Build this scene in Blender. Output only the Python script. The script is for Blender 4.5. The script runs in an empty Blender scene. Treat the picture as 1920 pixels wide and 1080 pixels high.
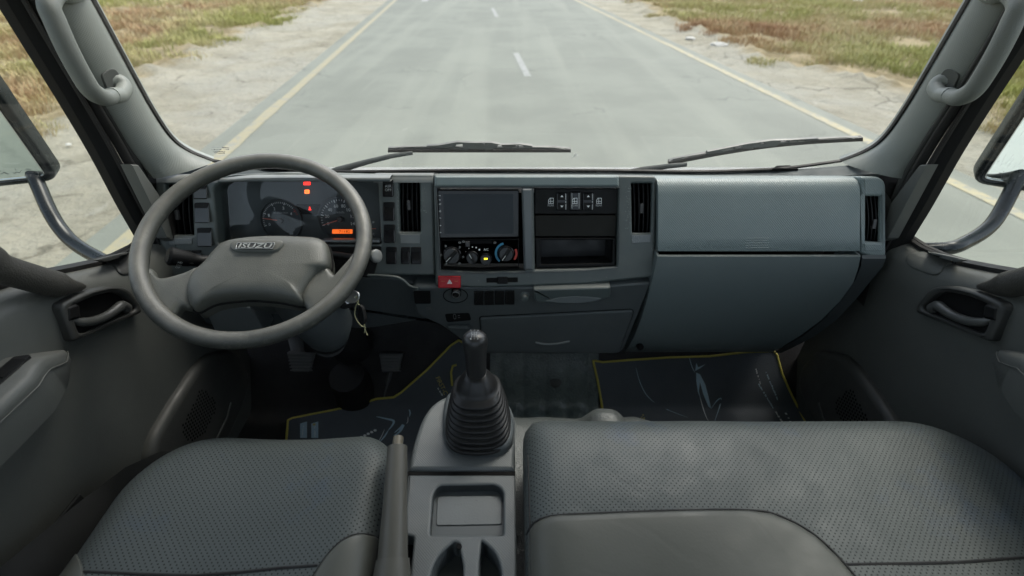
import bpy, bmesh, math, random
from mathutils import Vector, Matrix, noise
from mathutils.geometry import tessellate_polygon
from mathutils.bvhtree import BVHTree
random.seed(7)
R = math.radians
C = bpy.context.scene
COL = C.collection
# ------------------------------------------------------------------ camera, world, sun
EYE = Vector((-0.035, 0.0, 2.2))            # eye point inside the cab, metres above the road
FPX, PITCH = 900.0, math.atan(646 / 900.0)
cam_d = bpy.data.cameras.new('camera'); cam = bpy.data.objects.new('camera', cam_d); COL.objects.link(cam)
cam_d.sensor_width = 36; cam_d.lens = 36 * FPX / 1920; cam_d.clip_start = 0.02; cam_d.clip_end = 6000
cam.location = EYE; cam.rotation_euler = (R(90) - PITCH, 0, 0)
cam_d.dof.use_dof = True; cam_d.dof.focus_distance = 0.95; cam_d.dof.aperture_fstop = 3.2
C.camera = cam
W = bpy.data.worlds.new('World'); C.world = W; W.use_nodes = True
wn = W.node_tree.nodes; wl = W.node_tree.links
bg = wn['Background']; sky = wn.new('ShaderNodeTexSky'); sky.sky_type = 'NISHITA'; sky.sun_disc = False
SUN_EL, SUN_AZ = R(60), R(40)              # azimuth clockwise from +Y
sky.sun_elevation = SUN_EL; sky.sun_rotation = SUN_AZ; sky.dust_density = 3.0; sky.air_density = 1.0
hs = wn.new('ShaderNodeHueSaturation'); hs.inputs['Saturation'].default_value = .55      # a hazy, whitish sky
wl.new(sky.outputs[0], hs.inputs['Color']); wl.new(hs.outputs[0], bg.inputs[0]); bg.inputs[1].default_value = 0.15
sd = bpy.data.lights.new('sun', 'SUN'); sd.energy = 0.9; sd.angle = R(30); sd.color = (1, .95, .87)
sun = bpy.data.objects.new('sun', sd); COL.objects.link(sun)
sun.rotation_euler = Vector((math.sin(SUN_AZ) * math.cos(SUN_EL), math.cos(SUN_AZ) * math.cos(SUN_EL), math.sin(SUN_EL))).to_track_quat('Z', 'Y').to_euler()
C.view_settings.view_transform = 'Standard'; C.view_settings.look = 'None'; C.view_settings.gamma = 1
C.view_settings.use_curve_mapping = False; C.view_settings.exposure = 1.35
C.render.engine = 'CYCLES'; C.cycles.max_bounces = 10; C.cycles.transparent_max_bounces = 12
C.cycles.use_denoising = True; C.cycles.sample_clamp_indirect = 8
# ------------------------------------------------------------------ placing helpers
CP, SP = math.cos(PITCH), math.sin(PITCH)
def V(x, y, z): return Vector((x, y, z + EYE.z))        # cab coordinates: z counted from eye level
def ray(px, py):
    dx, dy = (px - 960) / FPX, (py - 540) / FPX
    return Vector((dx, CP - dy * SP, -SP - dy * CP))
def onX(px, py, x): d = ray(px, py); return EYE + d * ((x - EYE.x) / d.x)
def onY(px, py, y): d = ray(px, py); return EYE + d * (y / d.y)
def onZ(px, py, z): d = ray(px, py); return EYE + d * (z / d.z)
class PL:
    """a work plane: origin, in-plane axes u (right) and v (up), normal n towards the viewer"""
    def __init__(s, o, u, v):
        s.o = Vector(o); s.u = Vector(u).normalized(); v = Vector(v); s.v = (v - s.u * v.dot(s.u)).normalized(); s.n = s.u.cross(s.v)
    def pt(s, a, b, h=0): return s.o + s.u * a + s.v * b + s.n * h
    def px(s, x, y, h=0):
        d = ray(x, y); t = (s.o + s.n * h - EYE).dot(s.n) / d.dot(s.n); p = EYE + d * t - s.o
        return (p.dot(s.u), p.dot(s.v))
    def pxs(s, pts, h=0): return [s.px(x, y, h) for x, y in pts]
    def rect(s, x0, y0, x1, y1, h=0): return s.pxs([(x0, y1), (x1, y1), (x1, y0), (x0, y0)], h)
    def off(s, h): return PL(s.o + s.n * h, s.u, s.v)
def area2(p): return sum(p[i][0] * p[(i + 1) % len(p)][1] - p[(i + 1) % len(p)][0] * p[i][1] for i in range(len(p))) / 2
def ccw(p): return list(p) if area2(p) > 0 else list(reversed(p))
def rnd(p, r, seg=4):
    """round the corners of a 2D polygon"""
    out = []; n = len(p)
    rr = r if isinstance(r, (list, tuple)) else [r] * n
    for i in range(n):
        a, b, c = Vector(p[i - 1]), Vector(p[i]), Vector(p[(i + 1) % n])
        d1, d2 = (a - b), (c - b)
        l = min(rr[i], d1.length * .49, d2.length * .49)
        if l < 1e-5: out.append(tuple(b)); continue
        s, e = b + d1.normalized() * l, b + d2.normalized() * l
        for k in range(seg + 1):
            t = k / seg; q = s * (1 - t) ** 2 + b * 2 * t * (1 - t) + e * t * t
            out.append(tuple(q))
    return out
def offs(p, d):
    """inset (d>0) a CCW polygon by mitred normals"""
    n = len(p); out = []
    for i in range(n):
        a, b, c = Vector(p[i - 1]), Vector(p[i]), Vector(p[(i + 1) % n])
        e1, e2 = (b - a), (c - b)
        if e1.length < 1e-7: e1 = e2
        if e2.length < 1e-7: e2 = e1
        e1 = e1.normalized(); e2 = e2.normalized()
        n1, n2 = Vector((-e1.y, e1.x)), Vector((-e2.y, e2.x)); m = (n1 + n2)
        if m.length < 1e-6: m = n1
        m.normalize(); k = d / max(.5, m.dot(n1)); out.append(tuple(b + m * k))
    # where a rounded corner is tighter than the inset its edges flip: draw those points together
    flip = [(Vector(out[(i + 1) % n]) - Vector(out[i])).dot(Vector(p[(i + 1) % n]) - Vector(p[i])) <= 0 for i in range(n)]
    if any(flip) and not all(flip):
        i0 = next(i for i in range(n) if not flip[i - 1]); i = 0
        while i < n:
            j = (i0 + i) % n; k = 0
            while flip[(j + k) % n] and k < n: k += 1
            if k:
                ix = [(j + q) % n for q in range(k + 1)]; c = sum((Vector(out[q]) for q in ix), Vector((0, 0))) / (k + 1)
                for q in ix: out[q] = tuple(c)
            i += k + 1
    return out
def dens(p, step):
    """subdivide the edges of a 2D polygon"""
    out = []
    for i in range(len(p)):
        a, b = Vector(p[i]), Vector(p[(i + 1) % len(p)]); k = max(1, int((b - a).length / step))
        out += [tuple(a.lerp(b, j / k)) for j in range(k)]
    return out
def spline(pts, n):
    """Catmull-Rom through points (tuples or Vectors)"""
    P = [Vector(p) for p in pts]; out = []
    for i in range(len(P) - 1):
        p0, p1, p2 = P[max(i - 1, 0)], P[i], P[i + 1]; p3 = P[min(i + 2, len(P) - 1)]
        for k in range(n):
            t = k / n
            out.append(.5 * ((2 * p1) + (p2 - p0) * t + (2 * p0 - 5 * p1 + 4 * p2 - p3) * t * t + (3 * p1 - p0 - 3 * p2 + p3) * t ** 3))
    return out + [P[-1]]
class MB:
    """collects shapes for ONE mesh object"""
    def __init__(s): s.v = []; s.f = []
    def add(s, vs, fs):
        b = len(s.v); s.v += [Vector(x) for x in vs]; s.f += [tuple(i + b for i in f) for f in fs]; return s
    def rings(s, rs, closed=True, cap0=False, cap1=False, loop=False):
        n = len(rs[0]); vs = [p for r in rs for p in r]; fs = []
        m = len(rs)
        for i in range(m if loop else m - 1):
            for j in range(n if closed else n - 1):
                k = (j + 1) % n; i2 = (i + 1) % m
                fs.append((i * n + j, i * n + k, i2 * n + k, i2 * n + j))
        if cap0: fs.append(tuple(reversed(range(n))))
        if cap1: fs.append(tuple((m - 1) * n + j for j in range(n)))
        return s.add(vs, fs)
    def prism(s, pl, outer, h0, h1, b=.0015, holes=(), seg=2, back=False, hd=None):
        outer = ccw(outer); holes = [ccw(h) for h in holes]
        def side(p, sgn, h_low):
            rs = [[pl.pt(x, y, h_low) for x, y in p]]; last = p
            if b > 0:
                for k in range(seg + 1):
                    a = math.pi / 2 * k / seg
                    last = offs(p, sgn * b * (1 - math.cos(a)))
                    rs.append([pl.pt(x, y, h1 - b + b * math.sin(a)) for x, y in last])
            else: rs.append([pl.pt(x, y, h1) for x, y in p])
            if b > 0: last = offs(last, sgn * min(.0008, b * .4)); rs.append([pl.pt(x, y, h1) for x, y in last])   # a flat rim keeps the shading of the face clean
            if sgn < 0: rs = [list(reversed(r)) for r in rs]
            s.rings(rs); return last
        top = side(outer, 1, h0); hs = [side(h, -1, h0 if hd is None else max(h0, h1 - (hd[i] if isinstance(hd, (list, tuple)) else hd))) for i, h in enumerate(holes)]
        if hs:
            loops = [[Vector((x, y, 0)) for x, y in q] for q in [top] + hs]; flat = [q for l in loops for q in l]
            fs = []
            for t in tessellate_polygon(loops):
                t = list(t); a, c, d = (flat[i] for i in t)
                if (c - a).cross(d - a).z < 0: t.reverse()
                fs.append(tuple(t))
            s.add([pl.pt(q.x, q.y, h1) for q in flat], fs)
        else: s.add([pl.pt(x, y, h1) for x, y in top], [tuple(range(len(top)))])
        if back: s.add([pl.pt(x, y, h0) for x, y in outer], [tuple(reversed(range(len(outer))))])
        return s
    def flat(s, pl, outer, h):
        outer = ccw(outer); return s.add([pl.pt(x, y, h) for x, y in outer], [tuple(range(len(outer)))])
    def pocket(s, pl, outer, h0, h1):
        """an open box: walls and bottom of a recess"""
        outer = ccw(outer); a = [pl.pt(x, y, h1) for x, y in outer]; c = [pl.pt(x, y, h0) for x, y in outer]
        s.rings([list(reversed(a)), list(reversed(c))]); return s.add(c, [tuple(range(len(c)))])
    def tube(s, path, r, n=10, closed=False, sq=1.0, up=None, caps=True):
        P = [Vector(p) for p in path]; m = len(P); rs = []; nrm = None
        for i in range(m):
            if closed: t = P[(i + 1) % m] - P[i - 1]
            else: t = P[min(i + 1, m - 1)] - P[max(i - 1, 0)]
            t.normalize()
            if nrm is None or up is not None:
                w = Vector(up) if up is not None else (Vector((0, 0, 1)) if abs(t.z) < .9 else Vector((1, 0, 0)))
                nrm = (w - t * w.dot(t)).normalized()
            else: nrm = (nrm - t * nrm.dot(t)).normalized()
            bn = t.cross(nrm); q = r[i] if isinstance(r, (list, tuple)) else r
            rs.append([P[i] + nrm * math.cos(2 * math.pi * k / n) * q * sq + bn * math.sin(2 * math.pi * k / n) * q for k in range(n)])
        return s.rings(rs, True, caps and not closed, caps and not closed, closed)
    def lathe(s, o, ax, prof, n=24, cap=True):
        ax = Vector(ax).normalized(); w = Vector((1, 0, 0)) if abs(ax.x) < .9 else Vector((0, 1, 0))
        a = (w - ax * w.dot(ax)).normalized(); c = ax.cross(a); o = Vector(o)
        rs = [[o + ax * h + (a * math.cos(2 * math.pi * k / n) + c * math.sin(2 * math.pi * k / n)) * r for k in range(n)] for r, h in prof]
        return s.rings(rs, True, cap, cap)
    def box(s, c, sx, sy, sz, b=.004, m=None):
        pl = PL(Vector(c) - Vector((0, 0, sz / 2)), (1, 0, 0), (0, 1, 0))
        if m is not None: pl = m
        p = rnd([(-sx / 2, -sy / 2), (sx / 2, -sy / 2), (sx / 2, sy / 2), (-sx / 2, sy / 2)], b * 1.5, 3)
        return s.prism(pl, p, 0, sz, b, back=True)
    def grid(s, rows):
        return s.rings(rows, closed=False)
    def mirror(s):
        o = MB(); o.v = [Vector((-p.x, p.y, p.z)) for p in s.v]; o.f = [tuple(reversed(f)) for f in s.f]; return o
def tag(o, label=None, cat=None, group=None, kind=None):
    for k, x in (('label', label), ('category', cat), ('group', group), ('kind', kind)):
        if x: o[k] = x
    return o
def adopt(o, par):
    o.parent = par; o.matrix_parent_inverse = Matrix.Translation(-par.location) if par.parent is None else Matrix()
    return o
def ob(name, mb, m, par=None, smooth=48, weld=True):
    me = bpy.data.meshes.new(name); me.from_pydata([tuple(p) for p in mb.v], [], mb.f)
    if weld:
        bm = bmesh.new(); bm.from_mesh(me); bmesh.ops.remove_doubles(bm, verts=bm.verts, dist=1e-5); bm.to_mesh(me); bm.free()
    me.materials.append(m)
    if smooth:
        me.shade_smooth(); me.set_sharp_from_angle(angle=R(smooth))
    o = bpy.data.objects.new(name, me); COL.objects.link(o)
    if par is not None: adopt(o, par)
    return o
def thing(name, label, cat, loc=(0, 0, 0), group=None):
    o = bpy.data.objects.new(name, None); COL.objects.link(o); o.location = loc; o.empty_display_size = .1
    return tag(o, label, cat, group)
def text(name, body, pl, rect, h, m, par=None, thick=0.0003, shear=0.0):
    """lettering fitted into a rectangle (a0, b0, a1, b1) of a work plane, as real mesh"""
    cu = bpy.data.curves.new(name, 'FONT'); cu.body = body; cu.size = 1; cu.extrude = 0.0; cu.shear = shear; cu.resolution_u = 2
    t = bpy.data.objects.new(name, cu); COL.objects.link(t); bpy.context.view_layer.update()
    me = bpy.data.meshes.new_from_object(t.evaluated_get(bpy.context.evaluated_depsgraph_get()))
    bpy.data.objects.remove(t)
    xs = [v.co.x for v in me.vertices]; ys = [v.co.y for v in me.vertices]
    x0, x1, y0, y1 = min(xs), max(xs), min(ys), max(ys); a0, b0, a1, b1 = rect
    P = [((v.co.x - x0) / (x1 - x0) * (a1 - a0) + a0, (v.co.y - y0) / (y1 - y0) * (b1 - b0) + b0) for v in me.vertices]
    mb = MB(); F = [tuple(p.vertices) for p in me.polygons]
    if thick > .0005:
        mb.add([pl.pt(a, b, h + thick) for a, b in P], F)
        cnt = {}
        for f in F:
            for i in range(len(f)):
                e = (f[i], f[(i + 1) % len(f)]); cnt[e] = 1
        for (i, j) in cnt:
            if (j, i) not in cnt:
                mb.add([pl.pt(*P[i], h), pl.pt(*P[j], h), pl.pt(*P[j], h + thick), pl.pt(*P[i], h + thick)], [(0, 1, 2, 3)])
    else: mb.add([pl.pt(a, b, h + thick) for a, b in P], F)
    bpy.data.meshes.remove(me)
    return ob(name, mb, m, par, smooth=0)
def textpx(name, body, pl, x0, y0, x1, y1, h, m, par=None, thick=.0003, shear=0.0):
    a = pl.px(x0, y1, h); b = pl.px(x1, y0, h); return text(name, body, pl, (a[0], a[1], b[0], b[1]), h, m, par, thick, shear)
def fineprint(name, pl, rect, h, m, par, rows=1, seed=1):
    """print too small to read: rows of little uneven strokes"""
    rg = random.Random(seed); a0, b0, a1, b1 = rect; mb = MB(); rh = (b1 - b0) / rows
    for k in range(rows):
        a = a0; bb = b0 + rh * k
        while a < a1:
            w = rh * rg.uniform(.25, .8); hh = rh * rg.uniform(.35, .7); o_ = rh * rg.uniform(0, .15)
            if rg.random() > .18: mb.add([pl.pt(a, bb + o_, h), pl.pt(min(a + w, a1), bb + o_, h), pl.pt(min(a + w, a1), bb + o_ + hh * rg.uniform(.6, 1), h), pl.pt(a, bb + o_ + hh, h)], [(0, 1, 2, 3)])
            a += w + rh * .12
    o = ob(name, mb, m, par, smooth=0); return tag(o, kind='stuff')
# ------------------------------------------------------------------ materials
def newmat(name):
    m = bpy.data.materials.new(name); m.use_nodes = True; return m, m.node_tree.nodes, m.node_tree.links, m.node_tree.nodes['Principled BSDF']
def nd(n, t, **k):
    x = n.new(t)
    for a, b in k.items():
        if hasattr(x, a): setattr(x, a, b)
        else: x.inputs[a].default_value = b
    return x
def mth(n, l, op, a, b=None, c=None):
    x = n.new('ShaderNodeMath'); x.operation = op
    for i, q in enumerate((a, b, c)):
        if q is None: continue
        if isinstance(q, (int, float)): x.inputs[i].default_value = q
        else: l.new(q, x.inputs[i])
    return x.outputs[0]
def dots(n, l, co, ax, pitch, rad, soft=.35, diamond=True):
    """a lattice of round pits; 1 in a pit, 0 between"""
    sp = n.new('ShaderNodeSeparateXYZ'); l.new(co, sp.inputs[0])
    u = mth(n, l, 'DIVIDE', sp.outputs[ax[0]], pitch); v = mth(n, l, 'DIVIDE', sp.outputs[ax[1]], pitch)
    def one(sh):
        a = mth(n, l, 'SUBTRACT', mth(n, l, 'FRACT', mth(n, l, 'ADD', u, 100 + sh)), .5); b = mth(n, l, 'SUBTRACT', mth(n, l, 'FRACT', mth(n, l, 'ADD', v, 100 + sh)), .5)
        return mth(n, l, 'SQRT', mth(n, l, 'ADD', mth(n, l, 'MULTIPLY', a, a), mth(n, l, 'MULTIPLY', b, b)))
    d = mth(n, l, 'MINIMUM', one(0), one(.5)) if diamond else one(0)
    mr = n.new('ShaderNodeMapRange'); l.new(d, mr.inputs[0]); r0 = rad / pitch
    mr.inputs[1].default_value = r0 * (1 - soft); mr.inputs[2].default_value = r0 * (1 + soft); mr.inputs[3].default_value = 1; mr.inputs[4].default_value = 0
    return mr.outputs[0]
def plastic(name, col, rough=.5, var=.12, grain=0.0, gscale=900, pits=None, pit_col=None, bump=.3, wear=None, spec=.5, dist=.0004, dust=0.0, metal=0.0, coat=0.0, crease=0.0):
    """moulded plastic, rubber, leather: base colour with faint mottling, uneven gloss, grain and a lattice of pits"""
    m, n, l, p = newmat(name); tc = n.new('ShaderNodeTexCoord'); co = tc.outputs['Object']
    n1 = nd(n, 'ShaderNodeTexNoise'); n1.inputs['Scale'].default_value = 9; n1.inputs['Detail'].default_value = 5; l.new(co, n1.inputs['Vector'])
    mx = n.new('ShaderNodeMix'); mx.data_type = 'RGBA'; l.new(n1.outputs[0], mx.inputs[0])
    mx.inputs[6].default_value = (*[c * (1 - var) for c in col], 1); mx.inputs[7].default_value = (*[min(1, c * (1 + var)) for c in col], 1)
    out = mx.outputs[2]
    if wear:
        n2 = nd(n, 'ShaderNodeTexNoise'); n2.inputs['Scale'].default_value = wear[1]; n2.inputs['Detail'].default_value = 8; n2.inputs['Roughness'].default_value = .7; l.new(co, n2.inputs['Vector'])
        rp = n.new('ShaderNodeMapRange'); l.new(n2.outputs[0], rp.inputs[0]); rp.inputs[1].default_value = wear[2]; rp.inputs[2].default_value = wear[2] + .12
        m2 = n.new('ShaderNodeMix'); m2.data_type = 'RGBA'; l.new(rp.outputs[0], m2.inputs[0]); l.new(out, m2.inputs[6]); m2.inputs[7].default_value = (*wear[0], 1); out = m2.outputs[2]
    if dust:
        geo = n.new('ShaderNodeNewGeometry'); sp = n.new('ShaderNodeSeparateXYZ'); l.new(geo.outputs['Normal'], sp.inputs[0])
        n4 = nd(n, 'ShaderNodeTexNoise'); n4.inputs['Scale'].default_value = 30; n4.inputs['Detail'].default_value = 6; l.new(co, n4.inputs['Vector'])
        f = mth(n, l, 'MULTIPLY', mth(n, l, 'MULTIPLY', mth(n, l, 'MAXIMUM', sp.outputs[2], 0), n4.outputs[0]), dust * 2)
        m4 = n.new('ShaderNodeMix'); m4.data_type = 'RGBA'; l.new(f, m4.inputs[0]); l.new(out, m4.inputs[6]); m4.inputs[7].default_value = (.32, .30, .26, 1); out = m4.outputs[2]
    hts = []
    if pits:
        ax, pitch, rad = pits[:3]; d = dots(n, l, co, ax, pitch, rad)
        if pit_col:
            m3 = n.new('ShaderNodeMix'); m3.data_type = 'RGBA'; l.new(d, m3.inputs[0]); l.new(out, m3.inputs[6]); m3.inputs[7].default_value = (*pit_col, 1); out = m3.outputs[2]
        hts.append(mth(n, l, 'MULTIPLY', d, -1.0))
    if grain:
        v = n.new('ShaderNodeTexVoronoi'); v.inputs['Scale'].default_value = gscale; l.new(co, v.inputs['Vector'])
        hts.append(mth(n, l, 'MULTIPLY', v.outputs[0], grain))
    if crease:
        nc = nd(n, 'ShaderNodeTexNoise'); nc.inputs['Scale'].default_value = 5.5; nc.inputs['Detail'].default_value = 3; nc.inputs['Distortion'].default_value = .6; l.new(co, nc.inputs['Vector'])
        rg_ = n.new('ShaderNodeMapRange'); rg_.interpolation_type = 'SMOOTHSTEP'; l.new(mth(n, l, 'ABSOLUTE', mth(n, l, 'SUBTRACT', nc.outputs[0], .5)), rg_.inputs[0]); rg_.inputs[1].default_value = 0; rg_.inputs[2].default_value = .035; rg_.inputs[3].default_value = -crease; rg_.inputs[4].default_value = 0
        nm_ = nd(n, 'ShaderNodeTexNoise'); nm_.inputs['Scale'].default_value = 3; l.new(co, nm_.inputs['Vector']); mk_ = n.new('ShaderNodeMapRange'); l.new(nm_.outputs[0], mk_.inputs[0]); mk_.inputs[1].default_value = .45; mk_.inputs[2].default_value = .6
        hts.append(mth(n, l, 'MULTIPLY', rg_.outputs[0], mk_.outputs[0]))
    if hts:
        h = hts[0]
        for q in hts[1:]: h = mth(n, l, 'ADD', h, q)
        b = n.new('ShaderNodeBump'); b.inputs['Strength'].default_value = bump; b.inputs['Distance'].default_value = dist; l.new(h, b.inputs['Height']); l.new(b.outputs[0], p.inputs['Normal'])
    n3 = nd(n, 'ShaderNodeTexNoise'); n3.inputs['Scale'].default_value = 25; n3.inputs['Detail'].default_value = 6; l.new(co, n3.inputs['Vector'])
    rr = n.new('ShaderNodeMapRange'); l.new(n3.outputs[0], rr.inputs[0]); rr.inputs[1].default_value = .3; rr.inputs[2].default_value = .7
    rr.inputs[3].default_value = max(.02, rough * .82); rr.inputs[4].default_value = min(1, rough * 1.18); l.new(rr.outputs[0], p.inputs['Roughness'])
    p.inputs['Specular IOR Level'].default_value = spec; p.inputs['Metallic'].default_value = metal; p.inputs['Coat Weight'].default_value = coat
    l.new(out, p.inputs['Base Color']); return m
def simple(name, col, rough=.5, metal=0, emit=0):
    m, n, l, p = newmat(name); p.inputs['Base Color'].default_value = (*col, 1); p.inputs['Roughness'].default_value = rough; p.inputs['Metallic'].default_value = metal
    if emit: p.inputs['Emission Color'].default_value = (*col, 1); p.inputs['Emission Strength'].default_value = emit
    return m
def glass(name, tint=(.93, .96, .94), refl=.9, ior=1.45, dust=0.0):
    m, n, l, p = newmat(name); n.remove(p); o = n['Material Output']
    t = n.new('ShaderNodeBsdfTransparent'); t.inputs[0].default_value = (*tint, 1); g = n.new('ShaderNodeBsdfGlossy'); g.inputs['Roughness'].default_value = .01; g.inputs[0].default_value = (1, 1, 1, 1)
    fr = n.new('ShaderNodeFresnel'); fr.inputs[0].default_value = ior; f = mth(n, l, 'MULTIPLY', fr.outputs[0], refl)
    x = n.new('ShaderNodeMixShader'); l.new(f, x.inputs[0]); l.new(t.outputs[0], x.inputs[1]); l.new(g.outputs[0], x.inputs[2])
    if dust:                                    # a thin film of road dust, thicker in patches
        tc = n.new('ShaderNodeTexCoord'); nz = nd(n, 'ShaderNodeTexNoise'); nz.inputs['Scale'].default_value = 5; nz.inputs['Detail'].default_value = 9; nz.inputs['Roughness'].default_value = .7; l.new(tc.outputs['Object'], nz.inputs['Vector'])
        sk = nd(n, 'ShaderNodeTexNoise'); sk.inputs['Scale'].default_value = 420; l.new(tc.outputs['Object'], sk.inputs['Vector'])
        f2 = mth(n, l, 'MULTIPLY', mth(n, l, 'ADD', mth(n, l, 'MULTIPLY', nz.outputs[0], .9), mth(n, l, 'MULTIPLY', mth(n, l, 'GREATER_THAN', sk.outputs[0], .74), 3.0)), dust)
        df = n.new('ShaderNodeBsdfTranslucent'); df.inputs[0].default_value = (.5, .48, .43, 1); y = n.new('ShaderNodeMixShader'); l.new(f2, y.inputs[0]); l.new(x.outputs[0], y.inputs[1]); l.new(df.outputs[0], y.inputs[2]); x = y
    l.new(x.outputs[0], o.inputs[0]); return m
M = {}
M['dash'] = plastic('dash_plastic', (.072, .091, .089), .42, .08, grain=.4, gscale=700, bump=.25, dust=.25)
M['dash_pit_lit'] = plastic('dash_plastic_textured_lit', (.20, .248, .246), .36, .06, pits=(('X', 'Z'), .0050, .0015), bump=.8, dist=.0006, dust=.2)  # same plastic as the dash, paler: the lid's stronger light is in the colour
M['dash_top'] = plastic('dash_top_plastic', (.14, .158, .16), .40, .08, grain=.4, gscale=600, bump=.2, dust=.35)
M['dash_low'] = plastic('lower_dash_plastic', (.066, .077, .079), .5, .08, grain=.4, gscale=600, bump=.2)
M['pillar'] = plastic('pillar_plastic', (.21, .225, .205), .5, .06, pits=(('Y', 'Z'), .0042, .0013), bump=.3)
M['handle_grip'] = plastic('grip_plastic', (.165, .178, .163), .5, .1, grain=1, gscale=850, bump=.7, dist=.0006)
M['door'] = plastic('door_plastic', (.083, .088, .081), .5, .1, grain=.6, gscale=420, bump=.35, dist=.0006, dust=.15)
M['door_dark'] = plastic('door_dark_plastic', (.04, .041, .038), .5, .1, grain=.5, gscale=500, bump=.3)
M['door_cloth'] = plastic('door_grip_vinyl', (.04, .038, .032), .6, .1, grain=1.0, gscale=380, bump=.6, dist=.0008)
M['black'] = plastic('black_plastic', (.010, .010, .010), .5, .1, grain=.4, gscale=900, bump=.15, spec=.18)
M['gloss'] = plastic('gloss_black', (.009, .009, .010), .22, .1, spec=.35)
M['mirror_black'] = plastic('mirror_black', (.007, .010, .011), .28, .1, spec=.4)
M['matt'] = plastic('matt_black', (.008, .008, .008), .8, .2, spec=.15)
M['rubber'] = plastic('rubber_seal', (.014, .013, .012), .5, .2, grain=.5, gscale=300, bump=.3)
M['boot'] = plastic('rubber_boot', (.016, .016, .016), .40, .2, grain=.5, gscale=500, bump=.2, spec=.4)
M['wheel'] = plastic('wheel_polyurethane', (.054, .057, .050), .36, .42, grain=1, gscale=800, bump=.5, dist=.0006, wear=((.105, .104, .088), 45, .56), dust=.35)
M['hub'] = plastic('hub_polyurethane', (.076, .080, .070), .42, .2, grain=1, gscale=700, bump=.5, dist=.0006, wear=((.045, .044, .038), 13, .60), dust=.15)
M['leather_pit'] = plastic('perforated_leather', (.080, .092, .090), .43, .12, grain=.5, gscale=240, pits=(('X', 'Y'), .0084, .00105), pit_col=(.004, .004, .004), spec=.28, bump=.35, dist=.0008, wear=((.066, .086, .108), 5, .56), crease=.8)
M['leather'] = plastic('smooth_leather', (.092, .095, .083), .42, .12, spec=.35, crease=.9, grain=.5, gscale=260, bump=.2, dist=.0005)
M['seam'] = plastic('seam_thread', (.02, .02, .02), .7, .2)
M['vinyl'] = plastic('tunnel_vinyl', (.085, .094, .091), .38, .1, grain=1.2, gscale=330, bump=.5, dist=.0012)
M['console'] = plastic('console_plastic', (.105, .121, .127), .40, .06, pits=(('X', 'Y'), .0044, .0013), bump=.5, dust=.12)
M['console_plain'] = plastic('console_plain_plastic', (.088, .101, .106), .38, .08, grain=.5, gscale=500, bump=.2)
M['tray'] = plastic('tray_plastic', (.14, .154, .157), .40, .2, grain=.6, gscale=300, bump=.4, wear=((.05, .05, .048), 60, .62))
M['lever'] = plastic('lever_plastic', (.10, .097, .082), .42, .08, grain=.4, gscale=500, bump=.15)
M['floor'] = plastic('floor_rubber', (.03, .03, .031), .6, .3, grain=1, gscale=200, bump=.5, dist=.001, dust=.05, spec=.25)
M['quilt'] = plastic('quilted_rubber', (.125, .155, .15), .27, .2, grain=1.2, gscale=160, bump=.6, dist=.0015)
M['mat'] = plastic('mat_carpet', (.10, .116, .13), .7, .15, grain=1.4, gscale=420, bump=.5, dist=.001, dust=.03, spec=.2)
M['yellow'] = plastic('yellow_piping', (.55, .48, .10), .7, .2, grain=1, gscale=500, bump=.4)
M['print_blue'] = plastic('mat_print_blue', (.42, .58, .68), .6, .3)
M['print_white'] = plastic('mat_print_white', (.75, .80, .80), .6, .3)
M['print_gold'] = plastic('mat_print_gold', (.55, .47, .14), .6, .2)
M['white'] = simple('white_ink', (.80, .82, .80), .5)
M['grey_ink'] = simple('grey_ink', (.42, .43, .42), .5)
M['mirror_ink'] = simple('mirror_print', (.10, .11, .10), .6)
M['dim_ink'] = simple('dim_ink', (.12, .12, .12), .5)
M['red_ink'] = simple('red_ink', (.55, .05, .03), .5)
M['blue_ink'] = simple('blue_ink', (.03, .22, .36), .5)
M['needle'] = simple('needle_red', (.85, .22, .14), .5)
M['chrome'] = plastic('chrome', (.62, .62, .60), .22, .05, metal=1.0)
M['steel'] = plastic('steel', (.45, .45, .44), .35, .1, metal=1.0)
M['key'] = plastic('nickel_key', (.75, .75, .72), .32, .05, metal=.8)
M['silver'] = plastic('silver_ring', (.30, .32, .33), .3, .05, metal=.6)
M['hazard'] = plastic('hazard_red', (.50, .012, .02), .4, .1)
M['screen'] = plastic('screen_glass', (.010, .015, .019), .22, .3, spec=.22)
M['dial'] = plastic('dial_face', (.024, .034, .038), .5, .1)
M['cluster'] = plastic('cluster_panel', (.05, .062, .066), .5, .1)
M['lcd'] = simple('lcd_orange', (1.0, .16, .02), .5, emit=.40)
M['lamp_red'] = simple('lamp_red', (1.0, .02, .01), .5, emit=1.0)
M['lamp_orange'] = simple('lamp_orange', (1.0, .14, .02), .5, emit=1.3)
M['lamp_yellow'] = simple('lamp_yellow', (1.0, .75, .02), .5, emit=1.3)
M['glass'] = glass('window_glass', dust=.035); M['side_glass'] = glass('side_window_glass', (.88, .92, .88)); M['lens'] = glass('instrument_lens', (.97, .98, .98), .8)
M['mirror'] = simple('mirror_silver', (.80, .86, .84), .02, 1.0)
M['headliner'] = plastic('headliner_fabric', (.42, .42, .39), .9, .05, grain=1, gscale=500, bump=.3)
M['paint'] = plastic('white_cab_paint', (.75, .76, .75), .3, .03)
M['wiper'] = plastic('wiper_black', (.04, .048, .048), .45, .2, grain=.3, gscale=300, bump=.2, dust=.3)
M['silver_dark'] = plastic('satin_grey_trim', (.10, .112, .115), .32, .06)
M['worn_plate'] = plastic('worn_grey_plate', (.16, .175, .18), .35, .08, grain=1, gscale=250, bump=.4, wear=((.34, .35, .34), 60, .62))
M['blank'] = plastic('blank_plate', (.022, .0215, .019), .65, .08, grain=.5, gscale=500, bump=.2, spec=.15)
M['bin'] = plastic('bin_liner', (.012, .012, .013), .5, .1)
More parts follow.
